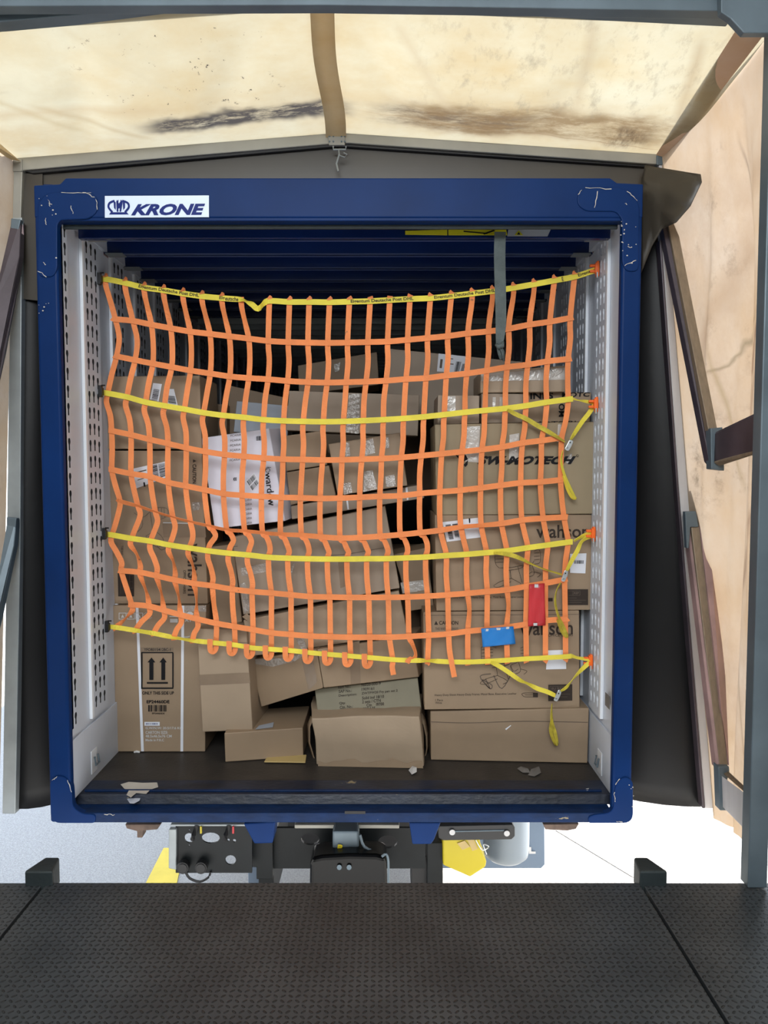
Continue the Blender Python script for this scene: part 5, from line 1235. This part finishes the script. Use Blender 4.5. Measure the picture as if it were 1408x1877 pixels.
bm = BM(); tube(bm, [at(*p, .41) for p in catmull([(340,1598),(348,1610),(366,1616),(382,1608),(386,1598)], 3)], .006, 6); obj('cable', bm, M['black'], ch)
for x, y in ((361,1530),(420,1530)):
    bm = BM(); tube(bm, [at(x, 1514, .38), at(x-6, y, .36), at(x-8, y+8, .38)], .012, 8); obj('cable_plug', bm, M['black'], ch)
    bm = BM(); p = at(x+8, 1519, .37); box(bm, p.x-.004, p.x+.004, p.y-.01, p.y, p.z-.02, p.z+.015); obj('cable_tag', bm, M['chock' if x < 400 else 'red'], ch)
cp_('crossmember_rail', [(460,1512),(500,1512),(500,1612),(470,1612),(470,1590),(460,1590)], .50, .10)
cp_('coupling_plate', [(455,1590),(476,1570),(476,1640),(455,1640)], .7, .02, 'mudflap')
plate_with_holes('rear_crossmember', 502, 780, 1518, 1592, [(567,1547,17,11),(711,1552,18,12)], .55, .02, 'chassis')
cp_('crossmember_top', [(540,1512),(732,1512),(732,1519),(540,1519)], .45, .08, 'alu')
cp_('frame_rail', [(474,1560),(502,1545),(502,1660),(474,1660)], .56, .6, 'chassis')
cp_('frame_rail', [(783,1545),(812,1545),(812,1660),(783,1660)], .56, .6, 'chassis')
cp_('hanger_plate', [(754,1575),(785,1570),(785,1640),(754,1640)], .6, .2, 'black')
# tow coupling with glossy cover
bm = BM(); pr = [(567,1640),(568,1585),(572,1574),(590,1570),(640,1567),(690,1568),(706,1572),(709,1582),(710,1640)]
prism(bm, [at(x, y, .30) for x, y in pr], (0,.16,0)); obj('coupling_cover', bm, M['gloss_black'], ch, bevel=.02, seg=3)
bm = BM(); tube(bm, [at(x, y, .29) for x, y in catmull([(700,1570),(708,1566),(712,1580),(712,1620)], 3)], .006, 6); tube(bm, [at(x, y, .36) for x, y in catmull([(660,1530),(668,1552),(690,1562),(706,1568)], 3)], .007, 6); obj('air_hose', bm, M['steel_grey'], ch)
bm = BM(); box(bm, at(610,1530,.40).x, at(658,1530,.40).x, .38, .5, at(630,1566,.4).z, at(630,1520,.4).z); obj('junction_box', bm, M['steel_grey'], ch, bevel=.01)
bm = BM(); p = [at(618,1548,.37), at(628,1548,.37), at(628,1560,.37), at(618,1560,.37)]; text_bm(bm, 'P', quadfn(p), .06, .1); obj('yellow_letter', bm, M['chock'], ch)
bm = BM()
for x in (622, 640): tube(bm, [at(x, 1590, .295), at(x, 1590, .285)], .012, 8)
obj('cover_bolt', bm, M['steel_grey'], ch)
# underrun bar with end caps
cp_('underrun_bar', [(806,1514),(940,1511),(944,1517),(944,1533),(938,1539),(812,1541),(804,1536),(803,1518)], .32, .05, 'black')
cp_('bar_slot', [(833,1523),(925,1521),(925,1524),(833,1526)], .315, .01, 'steel_grey')
for x, y in ((829,1525),(929,1527)):
    bm = BM(); p = at(x, y, .315); tube(bm, [p, p+Vector((0,-.006,0))], .014, 12); obj('bar_reflector', bm, M['ink_white'], ch)
# yellow wheel chock hung below
cz = BM(); q = [(811,1513),(876,1511),(878,1530),(884,1562),(892,1580),(890,1590),(862,1608),(812,1586)]
prism(cz, [at(x, y, .52) for x, y in q], (0, .14, 0)); o = obj('wheel_chock', cz, M['chock'], None, bevel=.008); tag(o, 'yellow plastic wheel chock hanging under the truck', 'wheel chock')
bm = BM()
for q in ([(838,1546),(852,1541),(862,1552),(848,1558)], [(855,1536),(866,1532),(876,1556),(866,1560)]): prism(bm, [at(x, y, .514) for x, y in q], (0,.004,0))
obj('moulded_rib', bm, M['envelope'], o)
bm = BM(); tube(bm, [at(x, y, .50) for x, y in catmull([(872,1540),(884,1558),(896,1552),(886,1548),(892,1566)], 4)], .003, 6); obj('wire_clip', bm, M['steel'], o)
# air tank
bm = BM(); cx = at(928, 1511, 1.0); r_ = (at(970,1540,1.0).x-at(886,1540,1.0).x)/2; zt_ = -.05; zb_ = at(928,1575,1.0).z
rings = [(zt_, r_), (zb_+.07, r_), (zb_+.035, r_*.95), (zb_+.012, r_*.75), (zb_, r_*.35)]
prev = None
for z, rr_ in rings:
    cur = [bm.verts.new((cx.x+rr_*math.cos(k*math.pi/16), 1.0+rr_*math.sin(k*math.pi/16), z)) for k in range(32)]
    if prev:
        for k in range(32): bm.faces.new((prev[k], prev[(k+1)%32], cur[(k+1)%32], cur[k]))
    prev = cur
bm.faces.new(prev); obj('air_tank', bm, M['tank'], ch, smooth=True)
mf = cp_('side_panel', [(800,1505),(998,1505),(999,1585),(992,1592),(800,1592)], 1.35, .02, 'mudflap')
bm = BM(); prism(bm, [at(970,1553,1.34), at(974,1553,1.34), at(974,1561,1.34), at(982,1561,1.34), at(982,1565,1.34), at(970,1565,1.34)], (0,.004,0)); obj('panel_letter', bm, M['ink_white'], mf)
# rusty support brackets
cp_('support_bracket', [(229,1511),(295,1511),(288,1521),(262,1523),(261,1536),(251,1536),(251,1524),(232,1519)], .25, .06, 'rust')
cp_('support_bracket', [(996,1511),(1062,1510),(1056,1520),(1040,1523),(1000,1521)], .25, .06, 'rust')
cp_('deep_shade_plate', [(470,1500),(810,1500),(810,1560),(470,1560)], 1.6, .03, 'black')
# ================================================================== LITTER
def litter(name, q, m, label, cat, h=.004, z=None):
    bm = BM(); vs = [atz(x, y, (z or ZF)+.002) for x, y in q]; c0 = sum(vs, Vector())/len(vs)
    for j, v in enumerate(vs): v.z += h*abs(math.sin(j*2.3))
    top = bm.verts.new(c0+Vector((0,0,h*1.2))); t2 = bm.verts.new(c0+Vector((0,0,-.001)))
    a = [bm.verts.new(v+Vector((0,0,.001))) for v in vs]; b_ = [bm.verts.new(v) for v in vs]
    for i in range(len(a)):
        j = (i+1) % len(a); bm.faces.new((a[i], a[j], top)); bm.faces.new((b_[j], b_[i], t2)); bm.faces.new((a[i], b_[i], b_[j], a[j]))
    o = obj(name, bm, M[m]); tag(o, label, cat); return o
litter('paper_scrap', [(221,1438),(236,1434),(262,1436),(288,1435),(290,1443),(276,1448),(268,1456),(250,1454),(240,1462),(232,1458),(236,1450),(228,1446)], 'scrap', 'torn beige paper stuck on the sill at the left', 'paper scrap', .002)
litter('paper_scrap', [(233,1465),(240,1462),(258,1462),(256,1468),(246,1473),(238,1473)], 'white', 'small white torn paper below the larger beige one on the sill', 'paper scrap', .002, s0+.02)
litter('crumpled_foil', [(749,1412),(756,1408),(764,1412),(764,1418),(755,1421)], 'ink_white', 'small crumpled pale scrap in front of the crumpled box', 'litter', .014)
litter('dry_leaf', [(948,1409),(955,1407),(968,1412),(972,1418),(958,1417)], 'leaf', 'grey scrap on the floor before the right box, left one of a touching pair', 'litter', .008)['group'] = 'grey scraps on the container floor'
litter('dry_leaf', [(968,1421),(974,1412),(988,1408),(992,1418),(980,1424)], 'leaf', 'grey scrap on the floor before the right box, right one of a touching pair', 'litter', .008)['group'] = 'grey scraps on the container floor'
litter('paper_bit', [(1074,1446),(1080,1446),(1078,1450),(1075,1450)], 'ink_white', 'tiny white bit on the right end of the sill', 'litter', .003)
bm = BM(); p = atz(246, 1379, ZF+.002); tube(bm, [p, p+Vector((.012,0,.004)), p+Vector((.03,0,0))], .006, 6); o = obj('tape_roll_end', bm, M['ink_white']); tag(o, 'tiny white lump at the foot of the box with up arrows', 'litter')
